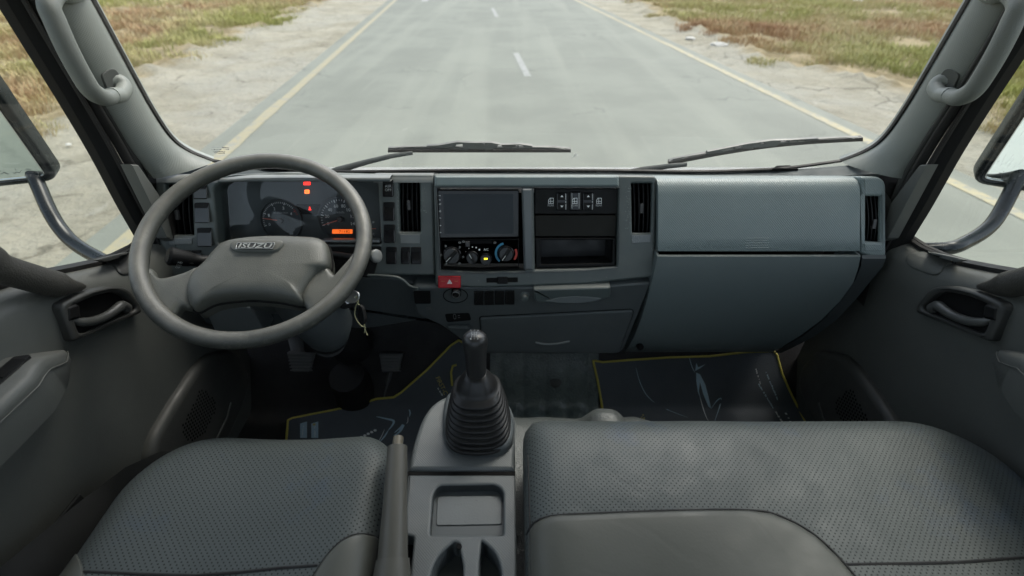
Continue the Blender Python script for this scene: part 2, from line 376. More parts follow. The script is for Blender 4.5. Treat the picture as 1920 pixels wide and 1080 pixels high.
M['dash_lid'] = plastic('glove_lid_plastic', (.118, .146, .146), .42, .06, pits=(('X', 'Z'), .0046, .0013), bump=.3, dust=.2)
M['vent_metal'] = plastic('satin_stalk_end', (.15, .155, .15), .35, .1)
M['string'] = plastic('yellowed_string', (.45, .43, .24), .8, .2)
M['knob'] = plastic('gear_knob_leather', (.022, .022, .022), .33, .2, grain=.6, gscale=400, bump=.3)
M['lever_button'] = plastic('lever_button', (.15, .135, .10), .35, .1)
M['pedal'] = plastic('pedal_rubber', (.11, .116, .114), .5, .2, grain=.5, gscale=400, bump=.3)
M['door_mid'] = plastic('speaker_cover_plastic', (.062, .063, .058), .5, .1, grain=.6, gscale=420, bump=.3)
M['letter'] = plastic('bright_letter_metal', (.42, .43, .41), .3, .05)
M['lever_dark'] = plastic('door_lever_plastic', (.07, .072, .068), .32, .1)
M['quilt_dark'] = plastic('floor_plug_rubber', (.05, .055, .05), .5, .2)
M['door_pocket'] = plastic('door_pocket_plastic', (.016, .017, .017), .75, .1, grain=.6, gscale=420, bump=.3, spec=.12)
M['cowl'] = plastic('cowl_plastic', (.085, .098, .10), .62, .08, spec=.25)
M['scuff'] = plastic('bare_scuffed_plastic', (.30, .32, .31), .6, .2)
# ------------------------------------------------------------------ outside: ground, road, verge
HEAD = 0.0901                                # the road runs a little to the left of the truck's nose
RD = Vector((-math.sin(HEAD), math.cos(HEAD), 0)); RN = Vector((math.cos(HEAD), math.sin(HEAD), 0))
def road_pt(n, s, z=0): p = RN * n + RD * s + Vector((EYE.x, 0, 0)); return Vector((p.x, p.y, z))
NL, NR = -3.5, 5.72                          # asphalt edges, sideways from the eye
m, n, l, p = newmat('ground_sand_and_soil')
tc = n.new('ShaderNodeTexCoord'); co = tc.outputs['Object']
def noi(sc, det=6, rough=.6, vec=None, dis=0):
    x = nd(n, 'ShaderNodeTexNoise'); x.inputs['Scale'].default_value = sc; x.inputs['Detail'].default_value = det; x.inputs['Roughness'].default_value = rough; x.inputs['Distortion'].default_value = dis
    l.new(vec or co, x.inputs['Vector']); return x.outputs[0]
def ramp(v, a, b, c0, c1):
    x = n.new('ShaderNodeMapRange'); x.interpolation_type = 'SMOOTHSTEP'; l.new(v, x.inputs[0]); x.inputs[1].default_value = a; x.inputs[2].default_value = b; x.inputs[3].default_value = c0; x.inputs[4].default_value = c1; return x.outputs[0]
def mixc(f, a, b):
    x = n.new('ShaderNodeMix'); x.data_type = 'RGBA'; l.new(f, x.inputs[0])
    for i, q in ((6, a), (7, b)):
        if isinstance(q, tuple): x.inputs[i].default_value = (*q, 1)
        else: l.new(q, x.inputs[i])
    return x.outputs[2]
sand = mixc(ramp(noi(.9, 8), .38, .62, 0, 1), (.262, .243, .182), (.345, .322, .25))
sand = mixc(ramp(noi(.33, 4), .42, .62, 0, .8), sand, (.325, .315, .262))
sand = mixc(ramp(noi(3.2, 10, .72, dis=1.6), .54, .68, 0, .6), sand, (.185, .166, .12))
sand = mixc(ramp(noi(1.5, 10, .75, dis=.8), .56, .66, 0, .7), sand, (.37, .355, .30))
sand = mixc(ramp(noi(14, 8, .75), .62, .72, 0, .45), sand, (.12, .105, .075))
sand = mixc(ramp(noi(22, 6, .75), .60, .70, 0, .6), sand, (.39, .37, .31))
vs_ = n.new('ShaderNodeTexVoronoi'); vs_.feature = 'DISTANCE_TO_EDGE'; vs_.inputs['Scale'].default_value = .8
va_ = n.new('ShaderNodeVectorMath'); va_.operation = 'ADD'; vn_ = nd(n, 'ShaderNodeTexNoise'); vn_.inputs['Scale'].default_value = 1.3; vn_.inputs['Detail'].default_value = 8; l.new(co, vn_.inputs['Vector']); l.new(co, va_.inputs[0]); l.new(vn_.outputs[1], va_.inputs[1]); l.new(va_.outputs[0], vs_.inputs['Vector'])
sand = mixc(mth(n, l, 'MULTIPLY', ramp(vs_.outputs[0], .004, .03, 1, 0), ramp(noi(.5, 3), .45, .6, 0, .6)), sand, (.10, .09, .066))
soil = mixc(ramp(noi(1.3, 8), .4, .6, 0, 1), (.20, .16, .085), (.33, .27, .16))
vc = n.new('ShaderNodeAttribute'); vc.attribute_name = 'verge'
edge = mth(n, l, 'ADD', vc.outputs['Fac'], mth(n, l, 'MULTIPLY', mth(n, l, 'SUBTRACT', noi(.8, 8, .7), .5), .9))
l.new(mixc(ramp(edge, .35, .65, 0, 1), sand, soil), p.inputs['Base Color']); p.inputs['Roughness'].default_value = .9; p.inputs['Specular IOR Level'].default_value = .2
b = n.new('ShaderNodeBump'); b.inputs['Strength'].default_value = 1.0; b.inputs['Distance'].default_value = .09
l.new(mth(n, l, 'ADD', noi(6, 10, .7), mth(n, l, 'MULTIPLY', noi(1.4, 6), 2.0)), b.inputs['Height']); l.new(b.outputs[0], p.inputs['Normal'])
M['ground'] = m
def verge_edge(sd, s):
    """distance of the ragged grass edge from the road axis"""
    q = noise.noise(Vector((s * .17, sd * 9.0, 0))) * 1.5 + noise.noise(Vector((s * .6, sd * 5.0, 3))) * .7
    if sd < 0: return 6.5 + q * .55
    return 6.9 + q * .75 + (.9 if s < 11 else 0) + max(0, min(1.6, (s - 15) * .12))
def verge_f(nn, s):
    e = verge_edge(-1 if nn < 0 else 1, s); return max(0, min(1, .5 + (abs(nn) - e) / 2.2))
def gz(nn, s):
    f = verge_f(nn, s); d = (NL - nn) if nn < 0 else (nn - NR)
    if d < .05: return 0.0
    z = .018 * min(1, d) * noise.noise(Vector((nn * 1.3, s * 1.3, 1))) - .03 * min(1, d / 1.5)
    e = verge_edge(-1 if nn < 0 else 1, s); k = math.exp(-((abs(nn) - e) / .55) ** 2)
    z += k * (.04 + .22 * max(0, noise.noise(Vector((nn * 1.9, s * 1.9, 8)))) + .10 * abs(noise.noise(Vector((nn * 4.3, s * 4.3, 18))))) * min(1, d)
    z += f * .12 * noise.noise(Vector((nn * .35, s * .35, 4)))
    return z
def axis(near, step, far):
    a = [i * step for i in range(int(near / step) + 1)]; q = step
    while a[-1] < far: q *= 1.35; a.append(a[-1] + q)
    return a
ns = axis(14, .14, 2500); ns = [-q for q in reversed(ns[1:])] + ns
ss = axis(40, .2, 4000); ss = [-q for q in reversed(axis(6, 1.5, 800)[1:])] + ss
mb = MB(); mb.grid([[road_pt(a, s, gz(a, s) if abs(a) < 60 and s < 120 else -.03) for s in ss] for a in ns])
ground = ob('ground', mb, M['ground'], smooth=None, weld=False); ground.data.shade_smooth(); tag(ground, kind='structure')
at = ground.data.attributes.new('verge', 'FLOAT', 'POINT')
at.data.foreach_set('value', [verge_f(a, s) if s > -30 else 1.0 for a in ns for s in ss])
# road: worn pale asphalt, its own length along local Y
m, n, l, p = newmat('worn_asphalt'); tc = n.new('ShaderNodeTexCoord'); co = tc.outputs['Object']
mp = n.new('ShaderNodeMapping'); l.new(co, mp.inputs[0]); mp.inputs['Scale'].default_value = (1.0, .05, 1)
col = mixc(ramp(noi(.55, 7), .38, .62, 0, 1), (0.1461, 0.1556, 0.1278), (0.1752, 0.186, 0.153))
col = mixc(ramp(noi(1.1, 4, .5, mp.outputs[0]), .48, .62, 0, .45), col, (0.2208, 0.2308, 0.1889))
col = mixc(ramp(noi(2.6, 9, .75), .58, .7, 0, .35), col, (0.1359, 0.1433, 0.1197))
col = mixc(ramp(noi(5, 5, .7, mp.outputs[0]), .60, .72, 0, .35), col, (0.2378, 0.2446, 0.2015))
col = mixc(ramp(noi(90, 3), .55, .7, 0, .35), col, (0.1019, 0.1068, 0.09443))
vo = n.new('ShaderNodeTexVoronoi'); vo.feature = 'DISTANCE_TO_EDGE'; vo.inputs['Scale'].default_value = .42
wv = n.new('ShaderNodeVectorMath'); wv.operation = 'ADD'; wn_ = nd(n, 'ShaderNodeTexNoise'); wn_.inputs['Scale'].default_value = 1.7; wn_.inputs['Detail'].default_value = 7; l.new(co, wn_.inputs['Vector']); l.new(co, wv.inputs[0]); l.new(wn_.outputs[1], wv.inputs[1]); l.new(wv.outputs[0], vo.inputs['Vector'])
crk = mth(n, l, 'MULTIPLY', ramp(vo.outputs[0], .002, .012, 1, 0), ramp(noi(.35, 3), .5, .62, 0, .55)); col = mixc(crk, col, (0.06426, 0.06981, 0.05786))
col = mixc(ramp(noi(1.4, 8, .72), .66, .74, 0, .5), col, (0.101, 0.1071, 0.08935))
col = mixc(ramp(noi(240, 2), .5, .75, 0, .5), col, (0.08262, 0.08656, 0.07233)); col = mixc(ramp(noi(150, 2), .58, .75, 0, .5), col, (0.2846, 0.2932, 0.2468))
sx_ = n.new('ShaderNodeSeparateXYZ'); l.new(co, sx_.inputs[0])
l.new(col, p.inputs['Base Color']); p.inputs['Roughness'].default_value = .72; p.inputs['Specular IOR Level'].default_value = .35
b = n.new('ShaderNodeBump'); b.inputs['Strength'].default_value = .5; b.inputs['Distance'].default_value = .006; l.new(noi(120, 3), b.inputs['Height']); l.new(b.outputs[0], p.inputs['Normal'])
M['road'] = m
def strip(name, n0, n1, s0, s1, z, mt, par=None, wob=0.0, step=.4, taper=0):
    mb = MB(); k = max(1, int(min(s1 - s0, 60) / step)); rows = []
    st = [s0 + (s1 - s0) * i / k for i in range(k + 1)] if s1 - s0 < 80 else [s0 + .5 * i for i in range(120)] + [s0 + 60 + (s1 - s0 - 60) * (i / 40) ** 2 for i in range(41)]
    for s in st:
        w0 = wob * noise.noise(Vector((s * 1.9, n0, 0))); w1 = wob * noise.noise(Vector((s * 1.9, n1, 5)))
        rows.append([road_pt(n0 + w0, s, z), road_pt(n1 + w1, s, z)])
    mb.grid(rows); mb.f = [tuple(reversed(f)) for f in mb.f]
    return ob(name, mb, mt, par, smooth=None)
road = strip('road', NL, NR, -60, 3800, .006, M['road'], wob=.16); tag(road, kind='structure')
def paint(name, c, wear):
    global n, l
    m, n, l, p = newmat(name); tc = n.new('ShaderNodeTexCoord'); co2 = tc.outputs['Object']
    f = ramp(noi(7, 9, .75, co2), wear - .1, wear + .12, 0, 1); l.new(mixc(f, c, (.19, .195, .18)), p.inputs['Base Color']); p.inputs['Roughness'].default_value = .7; return m
M['yellow_paint'] = paint('worn_yellow_road_paint', (.325, .285, .165), .53); M['white_paint'] = paint('worn_white_road_paint', (.262, .268, .248), .52)
M['faint_yellow'] = paint('faded_yellow_road_paint', (.272, .243, .150), .56)
ZL = .011
for s0, s1 in ((-40, 7.35), (8.1, 14.1), (16.1, 17.9), (19.2, 90)): strip('edge_line', 5.34, 5.50, s0, s1, ZL, M['yellow_paint'], road, .012)
strip('edge_line', 5.345, 5.49, -40, 60, ZL - .002, M['faint_yellow'], road, .012)
strip('edge_line', -3.24, -3.06, -40, 9.0, ZL, M['faint_yellow'], road, .02); strip('edge_line', -3.22, -3.06, 9.0, 90, ZL, M['faint_yellow'], road, .015)
for s0, s1 in ((10.35, 12.95), (20.1, 23.1), (30, 33), (40, 43), (0, 2.6)): strip('centre_line_dash', 1.19, 1.33, s0, s1, ZL, M['white_paint'], road, .01)
# white arrow far up the left lane
mb = MB(); c0 = (-1.72, 26.0)
for poly in ([(-.09, 0), (.09, 0), (.09, 2.6), (-.09, 2.6)], [(-.5, 2.6), (.5, 2.6), (0, 4.6)]):
    mb.add([road_pt(c0[0] + a * 1.6, c0[1] + q, ZL) for a, q in poly], [tuple(range(len(poly)))])
ob('lane_arrow', mb, M['white_paint'], road, smooth=None)
# scattered dry grass and low scrub: uncountable, one object per side would still be one mass
m, n, l, p = newmat('dry_grass'); at_ = n.new('ShaderNodeAttribute'); at_.attribute_name = 'tint'
cr = n.new('ShaderNodeValToRGB'); l.new(at_.outputs['Fac'], cr.inputs[0]); e = cr.color_ramp.elements
e[0].position = 0; e[0].color = (.30, .17, .09, 1); e[1].position = 1; e[1].color = (.29, .30, .085, 1)
for q, c in ((.22, (.40, .27, .145, 1)), (.40, (.45, .37, .20, 1)), (.55, (.41, .37, .17, 1)), (.78, (.35, .345, .12, 1))):
    x = cr.color_ramp.elements.new(q); x.color = c
l.new(cr.outputs[0], p.inputs['Base Color']); p.inputs['Roughness'].default_value = .8; p.inputs['Specular IOR Level'].default_value = .15
M['grass'] = m
def tufts(name, side, count):
    rg = random.Random(side + 5); vs = []; fs = []; tint = []
    def tuft(a, s, h, w, t, blades):
        c = road_pt(a, s, gz(a, s) - .01)
        for _ in range(blades):
            an = rg.uniform(0, 6.283); rr = w * math.sqrt(rg.random()); bx, by = c.x + rr * math.cos(an), c.y + rr * math.sin(an)
            hh = h * rg.uniform(.5, 1.15); le = rg.uniform(.15, .75) * hh; a2 = an + rg.uniform(-.8, .8); wd = rg.uniform(.003, .007) * (1 + s * .035)
            ox, oy = -math.sin(a2) * wd, math.cos(a2) * wd; i = len(vs); tx, ty = bx + math.cos(a2) * le, by + math.sin(a2) * le
            mx, my = bx + math.cos(a2) * le * .35, by + math.sin(a2) * le * .35
            vs.extend([(bx - ox, by - oy, c.z), (bx + ox, by + oy, c.z), (mx + ox, my + oy, c.z + hh * .62), (mx - ox, my - oy, c.z + hh * .62), (tx, ty, c.z + hh)])
            fs.extend([(i, i + 1, i + 2, i + 3), (i + 3, i + 2, i + 4)]); tt = max(0, min(1, t + rg.gauss(0, .07))); tint.extend([tt] * 5)
    k = 0
    while k < count:
        s = 4 + 66 * rg.random() ** 1.5; e = verge_edge(side, s); d = rg.random() ** 1.3 * (10 + s * .45); a = side * (e + d - .35)
        dens_ = noise.noise(Vector((a * .55, s * .55, 11))) + .35 * noise.noise(Vector((a * 1.7, s * 1.7, 21)))
        if dens_ < -.25 + (.35 if d < .8 else -.15 if d > 2 else .1): 
            k += .25; continue
        t = .53 + .75 * noise.noise(Vector((a * .22, s * .16, 31))) + .35 * noise.noise(Vector((a * .8, s * .8, 41)))
        if d < 1.6 and side > 0: t -= .22 * (1 - d / 1.6)
        if side < 0: t -= .06
        h = rg.uniform(.09, .22) * (1 + .6 * max(0, noise.noise(Vector((a * .3, s * .3, 51))))) * (.7 if d < .8 else 1.15)
        tuft(a, s, h, rg.uniform(.12, .30) * (1 + s * .012), t, 22 if s < 20 else 14); k += 1
    me = bpy.data.meshes.new(name); me.from_pydata(vs, [], fs); me.materials.append(M['grass'])
    q = me.attributes.new('tint', 'FLOAT', 'POINT'); q.data.foreach_set('value', tint)
    o = bpy.data.objects.new(name, me); COL.objects.link(o); tag(o, kind='stuff'); return o
tufts('verge_grass', -1, 13000); tufts('verge_grass', 1, 17000)
# pale litter and stones on the right shoulder
M['stone'] = plastic('pale_stone', (.55, .53, .48), .9, .15, grain=1, gscale=60, bump=.5)
def stone(px, py, size, label, sx=1.4):
    c = onZ(px, py, -EYE.z); c.z = size * .25; rg = random.Random(int(px * 7 + py)); bm = bmesh.new(); bmesh.ops.create_icosphere(bm, subdivisions=2, radius=size)
    for v in bm.verts:
        v.co *= 1 + .5 * noise.noise(v.co * (1.2 / size) + Vector((px, py, 0))); v.co.x *= sx; v.co.z *= .5; v.co += c
    me = bpy.data.meshes.new('stone'); bm.to_mesh(me); bm.free(); me.materials.append(M['stone']); o = bpy.data.objects.new('stone', me); COL.objects.link(o)
    return tag(o, label, 'stone')
stone(1294, 74, .10, 'small pale stone at the grass edge nearest the yellow line, farther of two'); stone(1350, 86, .12, 'pale stone below the reddish grass beside the asphalt', 1.8)
stone(1607, 4, .16, 'pale lump far out in the dry grass beyond the right shoulder', 1.6); stone(129, 272, .03, 'little white pebble on bare sand between left mirror and door frame')
# ------------------------------------------------------------------ cab shell
cab = thing('truck_cab', 'grey truck cab shell with pillars, roof and windscreen facing an empty road', 'truck cab', V(0, .3, -1.2))
def P3(fn, pts): return [fn(x, y) for x, y in pts]
# A pillar trim: inner (windscreen) edge and outer (door seal) edge, traced on the left at their real depth, mirrored for the right
inn = [onY(170, 0, 1.03), onY(235, 120, 1.04), onY(282, 205, 1.05), onY(318, 258, 1.058), onY(352, 284, 1.066), onY(398, 303, 1.075)]
out_ = [onX(80, 0, -.835), onX(140, 110, -.835), onX(188, 192, -.835), onX(240, 270, -.83), onX(270, 312, -.825), onX(289, 335, -.815)]
def ext(e, top): d = (e[0] - e[1]).normalized(); return [e[0] + d * ((top - e[0].z) / d.z)] + e
inn = spline(ext(inn, EYE.z + .36), 6); out_ = spline(ext(out_, EYE.z + .36), 6)
def pillar_rows(k0=0.0, k1=1.0, lift=.022, nn=10, push=0):
    rows = []
    for a, b_ in zip(inn, out_):
        d = b_ - a; nv = Vector((1, -.55, .1)).normalized(); r = []
        for k in range(nn + 1):
            t = k0 + (k1 - k0) * k / nn; r.append(a + d * t + nv * (lift * (4 * t * (1 - t)) ** .6 + push))
        rows.append(r)
    return rows
pm_ = MB(); pm_.grid(pillar_rows()); rw = pillar_rows()
pm_.grid([[r[0], r[0] + Vector((-.01, .03, 0))] for r in rw]); pm_.grid([[r[-1] + Vector((-.03, .02, 0)), r[-1]] for r in rw])
sk = MB()
ob('a_pillar', pm_, M['pillar'], cab, 60); ob('a_pillar', pm_.mirror(), M['pillar'], cab, 60)
# black glazing edge along the windscreen
seal = MB(); seal.tube([q + Vector((.003, .004, 0)) for q in inn] , .0042, 6)
botL = [inn[-1] + Vector((.003, .004, 0))] + [V(x, 1.085 - .03 * (abs(x) / .75) ** 2, -.436 + .030 * max(0, (abs(x) - .40) / .35) ** 1.5) for x in (-.6, -.5, -.4, -.2, 0)]
bot = spline(botL, 5); sr = MB(); sr.v = seal.v[:]; sr.f = seal.f[:]
seal.tube(bot, .0042, 6); mseal = seal.mirror(); seal.add(mseal.v, mseal.f)
ob('windscreen_seal', seal, M['rubber'], cab)
def wy(x, z): return 1.092 - .112 * (z + .436) / .8 - .022 * (x / .8) ** 2
rows = [[V(x, wy(x, z), z) for x in [-.86 + .0717 * i for i in range(25)]] for z in [-.45 + .09 * j for j in range(10)]]
mb = MB(); mb.grid(rows); ob('windscreen', mb, M['glass'], cab)
# small ceramic print and a stone chip on the glass, floor level with the glass
WS = PL(V(0, wy(0, -.436), -.436), (1, 0, 0), (0, wy(0, .364) - wy(0, -.436), .8))
def ws_local(px, py):                       # plane of the curved screen near a spot
    a, b_ = WS.px(px, py); q = WS.pt(a, b_); q.y = wy(q.x, q.z - EYE.z); return PL(q, (1, -.055 * q.x, 0), WS.v)
pl = ws_local(411, 283)
for i, (x0, y0, x1, y1) in enumerate(((396, 276.5, 414, 278), (397, 279.5, 416, 282.5), (400, 284, 407, 288.5), (408, 283, 420, 289), (418, 275.5, 427, 281.5))):
    qa, qb = pl.px(x0, y1), pl.px(x1, y0); fineprint('glass_mark', pl, (qa[0], qa[1], qb[0], qb[1]), -.002, M['grey_ink' if i == 0 else 'dim_ink'], cab, 1 if i < 2 else 2, i)
mb = MB(); pl = ws_local(1077, 292)
for k in range(5): mb.tube([pl.pt(.006 * math.cos(k * 1.1 + .3) + .003, .005 * math.sin(k * 1.1) + .002, -.001), pl.pt(.002, .001, -.001), pl.pt(-.004, -.006, -.001)], .0006, 4)
ob('stone_chip', mb, M['grey_ink'], cab)
# trim under the screen: from the dash crest to the glass, rising towards the corners
rows = []
for i in range(41):
    x = -.80 + .04 * i; k = max(0, (abs(x) - .40) / .35) ** 1.5; yb = 1.085 - .03 * (x / .75) ** 2; zb = -.436 + .030 * k
    rows.append([V(x, yb + .03, zb - .03), V(x, yb - .001, zb - .004), V(x, yb - .012, zb - .006 - .003 * k), V(x, yb - .03, zb - .010 - .006 * k), V(x, 1.045, -.441), V(x, 1.043, -.447)])
mb = MB(); mb.grid(rows); mb.f = [tuple(reversed(f)) for f in mb.f]; ob('cowl_trim', mb, M['cowl'], cab, 70)
for s in (-1, 1):
    a = onY(1466, 317, 1.065); a.x *= s; mb = MB(); q = PL(a + Vector((0, 0, .002)), (1, 0, 0), (0, 1, .2)); mb.prism(q, [(-.025, -.004), (.035, -.006), (.020, .010), (-.01, .008)], -.004, .002, .0005); ob('demister_slot', mb, M['matt'], cab)
# roof, rear wall with its window, B pillars, front panel outside, firewall
rf = MB(); rr = []
for j in range(13):
    y = .93 - 1.38 * j / 12; k = math.sin(math.pi * min(1, max(0, j / 12)))
    rr.append([V(x, y, .36 + .06 * k * (1 - (x / .85) ** 4)) for x in [-.85 + 1.7 * i / 12 for i in range(13)]])
rf.grid(rr); rf.grid([[q + Vector((0, 0, .05)) for q in r] for r in rr]); ob('roof', rf, M['headliner'], cab)
hd = MB(); hd.prism(PL(V(0, .95, .30), (1, 0, 0), (0, -.12, 1)), rnd([(-.85, -.02), (.85, -.02), (.85, .1), (-.85, .1)], .02), -.06, .0, .01); ob('header_rail', hd, M['headliner'], cab)
RW = PL(V(0, -.45, 0), (1, 0, 0), (0, 0, 1))
rwm = MB(); rwm.prism(RW, [(-.9, -1.2), (.9, -1.2), (.9, .42), (-.9, .42)], -.04, 0, .004, holes=[rnd([(-.68, -.36), (.68, -.36), (.68, .26), (-.68, .26)], .06)]); ob('rear_wall', rwm, M['headliner'], cab)
gq = MB(); gq.flat(RW, rnd([(-.69, -.37), (.69, -.37), (.69, .27), (-.69, .27)], .06), -.02); ob('rear_window', gq, M['side_glass'], cab)
for s in (-1, 1):
    bp = MB(); bp.prism(PL(V(s * .84, -.33, 0), (0, -s, 0), (0, 0, 1)), [(-.1, -1.2), (.1, -1.2), (.1, .42), (-.1, .42)], -.05, 0, .01); ob('b_pillar', bp, M['pillar'], cab)
    sr_ = MB(); sr_.prism(PL(V(s * .83, .2, .36), (0, -s, 0), (0, 0, 1)), [(-.75, -.04), (.75, -.04), (.75, .06), (-.75, .06)], -.06, 0, .01); ob('roof_rail', sr_, M['headliner'], cab)
fw = MB(); fw.rings([[V(x, 1.135, -.46), V(x, 1.17, -.6), V(x, 1.18, -1.3)] for x in (-.9, .9)], False); fw.rings([[V(x, 1.165, -.46), V(x, 1.20, -.6), V(x, 1.21, -1.3)] for x in (-.9, .9)], False)
ob('front_panel', fw, M['paint'], cab)
fi = MB(); fi.grid([[V(x, 1.10, -.5), V(x, 1.14, -.82), V(x, 1.155, -.90)] for x in (-.85, .85)]); ob('firewall', fi, M['matt'], cab)
# floor with toe board
FZ = -1.15
def floor_z(y): return FZ if y < .96 else FZ + (y - .96) * 1.55
mb = MB(); mb.grid([[V(x, y, floor_z(y)) for y in (-.45, .2, .6, .9, .95, .97, 1.0, 1.06, 1.14, 1.19)] for x in (-.88, -.4, 0, .4, .88)]); mb.f = [tuple(reversed(f)) for f in mb.f]
fl = ob('cab_floor', mb, M['floor'], None, 60); tag(fl, kind='structure')
def on_floor(px, py, h=0.0):
    d = ray(px, py); p_ = EYE + d * ((FZ + h) / d.z)
    if p_.y > .96: t = (FZ + h - .96 * 1.55) / (d.z - 1.55 * d.y); p_ = EYE + d * t
    return p_
# pillar grab handles
def proj_px(p_):
    d = p_ - EYE; zc = d.y * CP - d.z * SP; return 960 + FPX * d.x / zc, 540 - FPX * (d.y * SP + d.z * CP) / zc
def pillar_at(px, py):
    rw_ = pillar_rows(); b_ = None
    for i in range(1, len(rw_) - 1):
        for k in range(1, 10):
            x, y = proj_px(rw_[i][k]); d = (x - px) ** 2 + (y - py) ** 2
            if b_ is None or d < b_[0]: b_ = (d, i, k)
    _, i, k = b_; nv = (rw_[i + 1][k] - rw_[i - 1][k]).cross(rw_[i][k + 1] - rw_[i][k - 1]).normalized()
    return rw_[i][k], nv if nv.dot(EYE - rw_[i][k]) > 0 else -nv
def grip(s):
    q = [onX(118, -30, -.80), onX(92, 4, -.775), onX(104, 42, -.768), onX(128, 95, -.765), onX(152, 140, -.765), onX(172, 170, -.766), onX(196, 183, -.775), onX(214, 178, -.79)]
    e = spline(q, 6); mb = MB(); mb.tube(e, [.0156] * (len(e) - 10) + [.0154 - .0003 * i for i in range(10)], 14)
    cuff = MB(); c = spline([q[-2] + (q[-1] - q[-2]) * .75, onX(226, 177, -.79), onX(233, 164, -.795), onX(224, 152, -.803), onX(206, 153, -.815)], 5); cuff.tube(c, [.0145, .0145, .0145, .0145, .014] + [.0135] * (len(c) - 5), 12)
    ctop = MB(); c2 = spline([onX(112, -20, -.795), onX(130, -12, -.80), onX(150, -20, -.82)], 4); ctop.tube(c2, .016, 12)
    hit, nv = pillar_at(213, 152); w = PL(hit, (0, 1, 0), (0, 0, 1)); w.n = nv; w.u = (Vector((0, 1, 0)) - nv * nv.y).normalized(); w.v = nv.cross(w.u)
    rec = MB(); rec.prism(w, rnd(ccw(w.pxs([(190, 140), (206, 128), (217, 130), (242, 170), (236, 182), (206, 178)])), .006), -.012, .0012, .0008)
    if s > 0: mb, cuff, ctop, rec = mb.mirror(), cuff.mirror(), ctop.mirror(), rec.mirror()
    h = ob('grab_handle', mb, M['handle_grip'], cab); ob('end_cuff', cuff, M['pillar'], h); ob('end_cuff', ctop, M['pillar'], h); ob('recess_shade', rec, M['door'], h)  # last one is a flush plate, the recess shade put into its darker colour
grip(-1); grip(1)
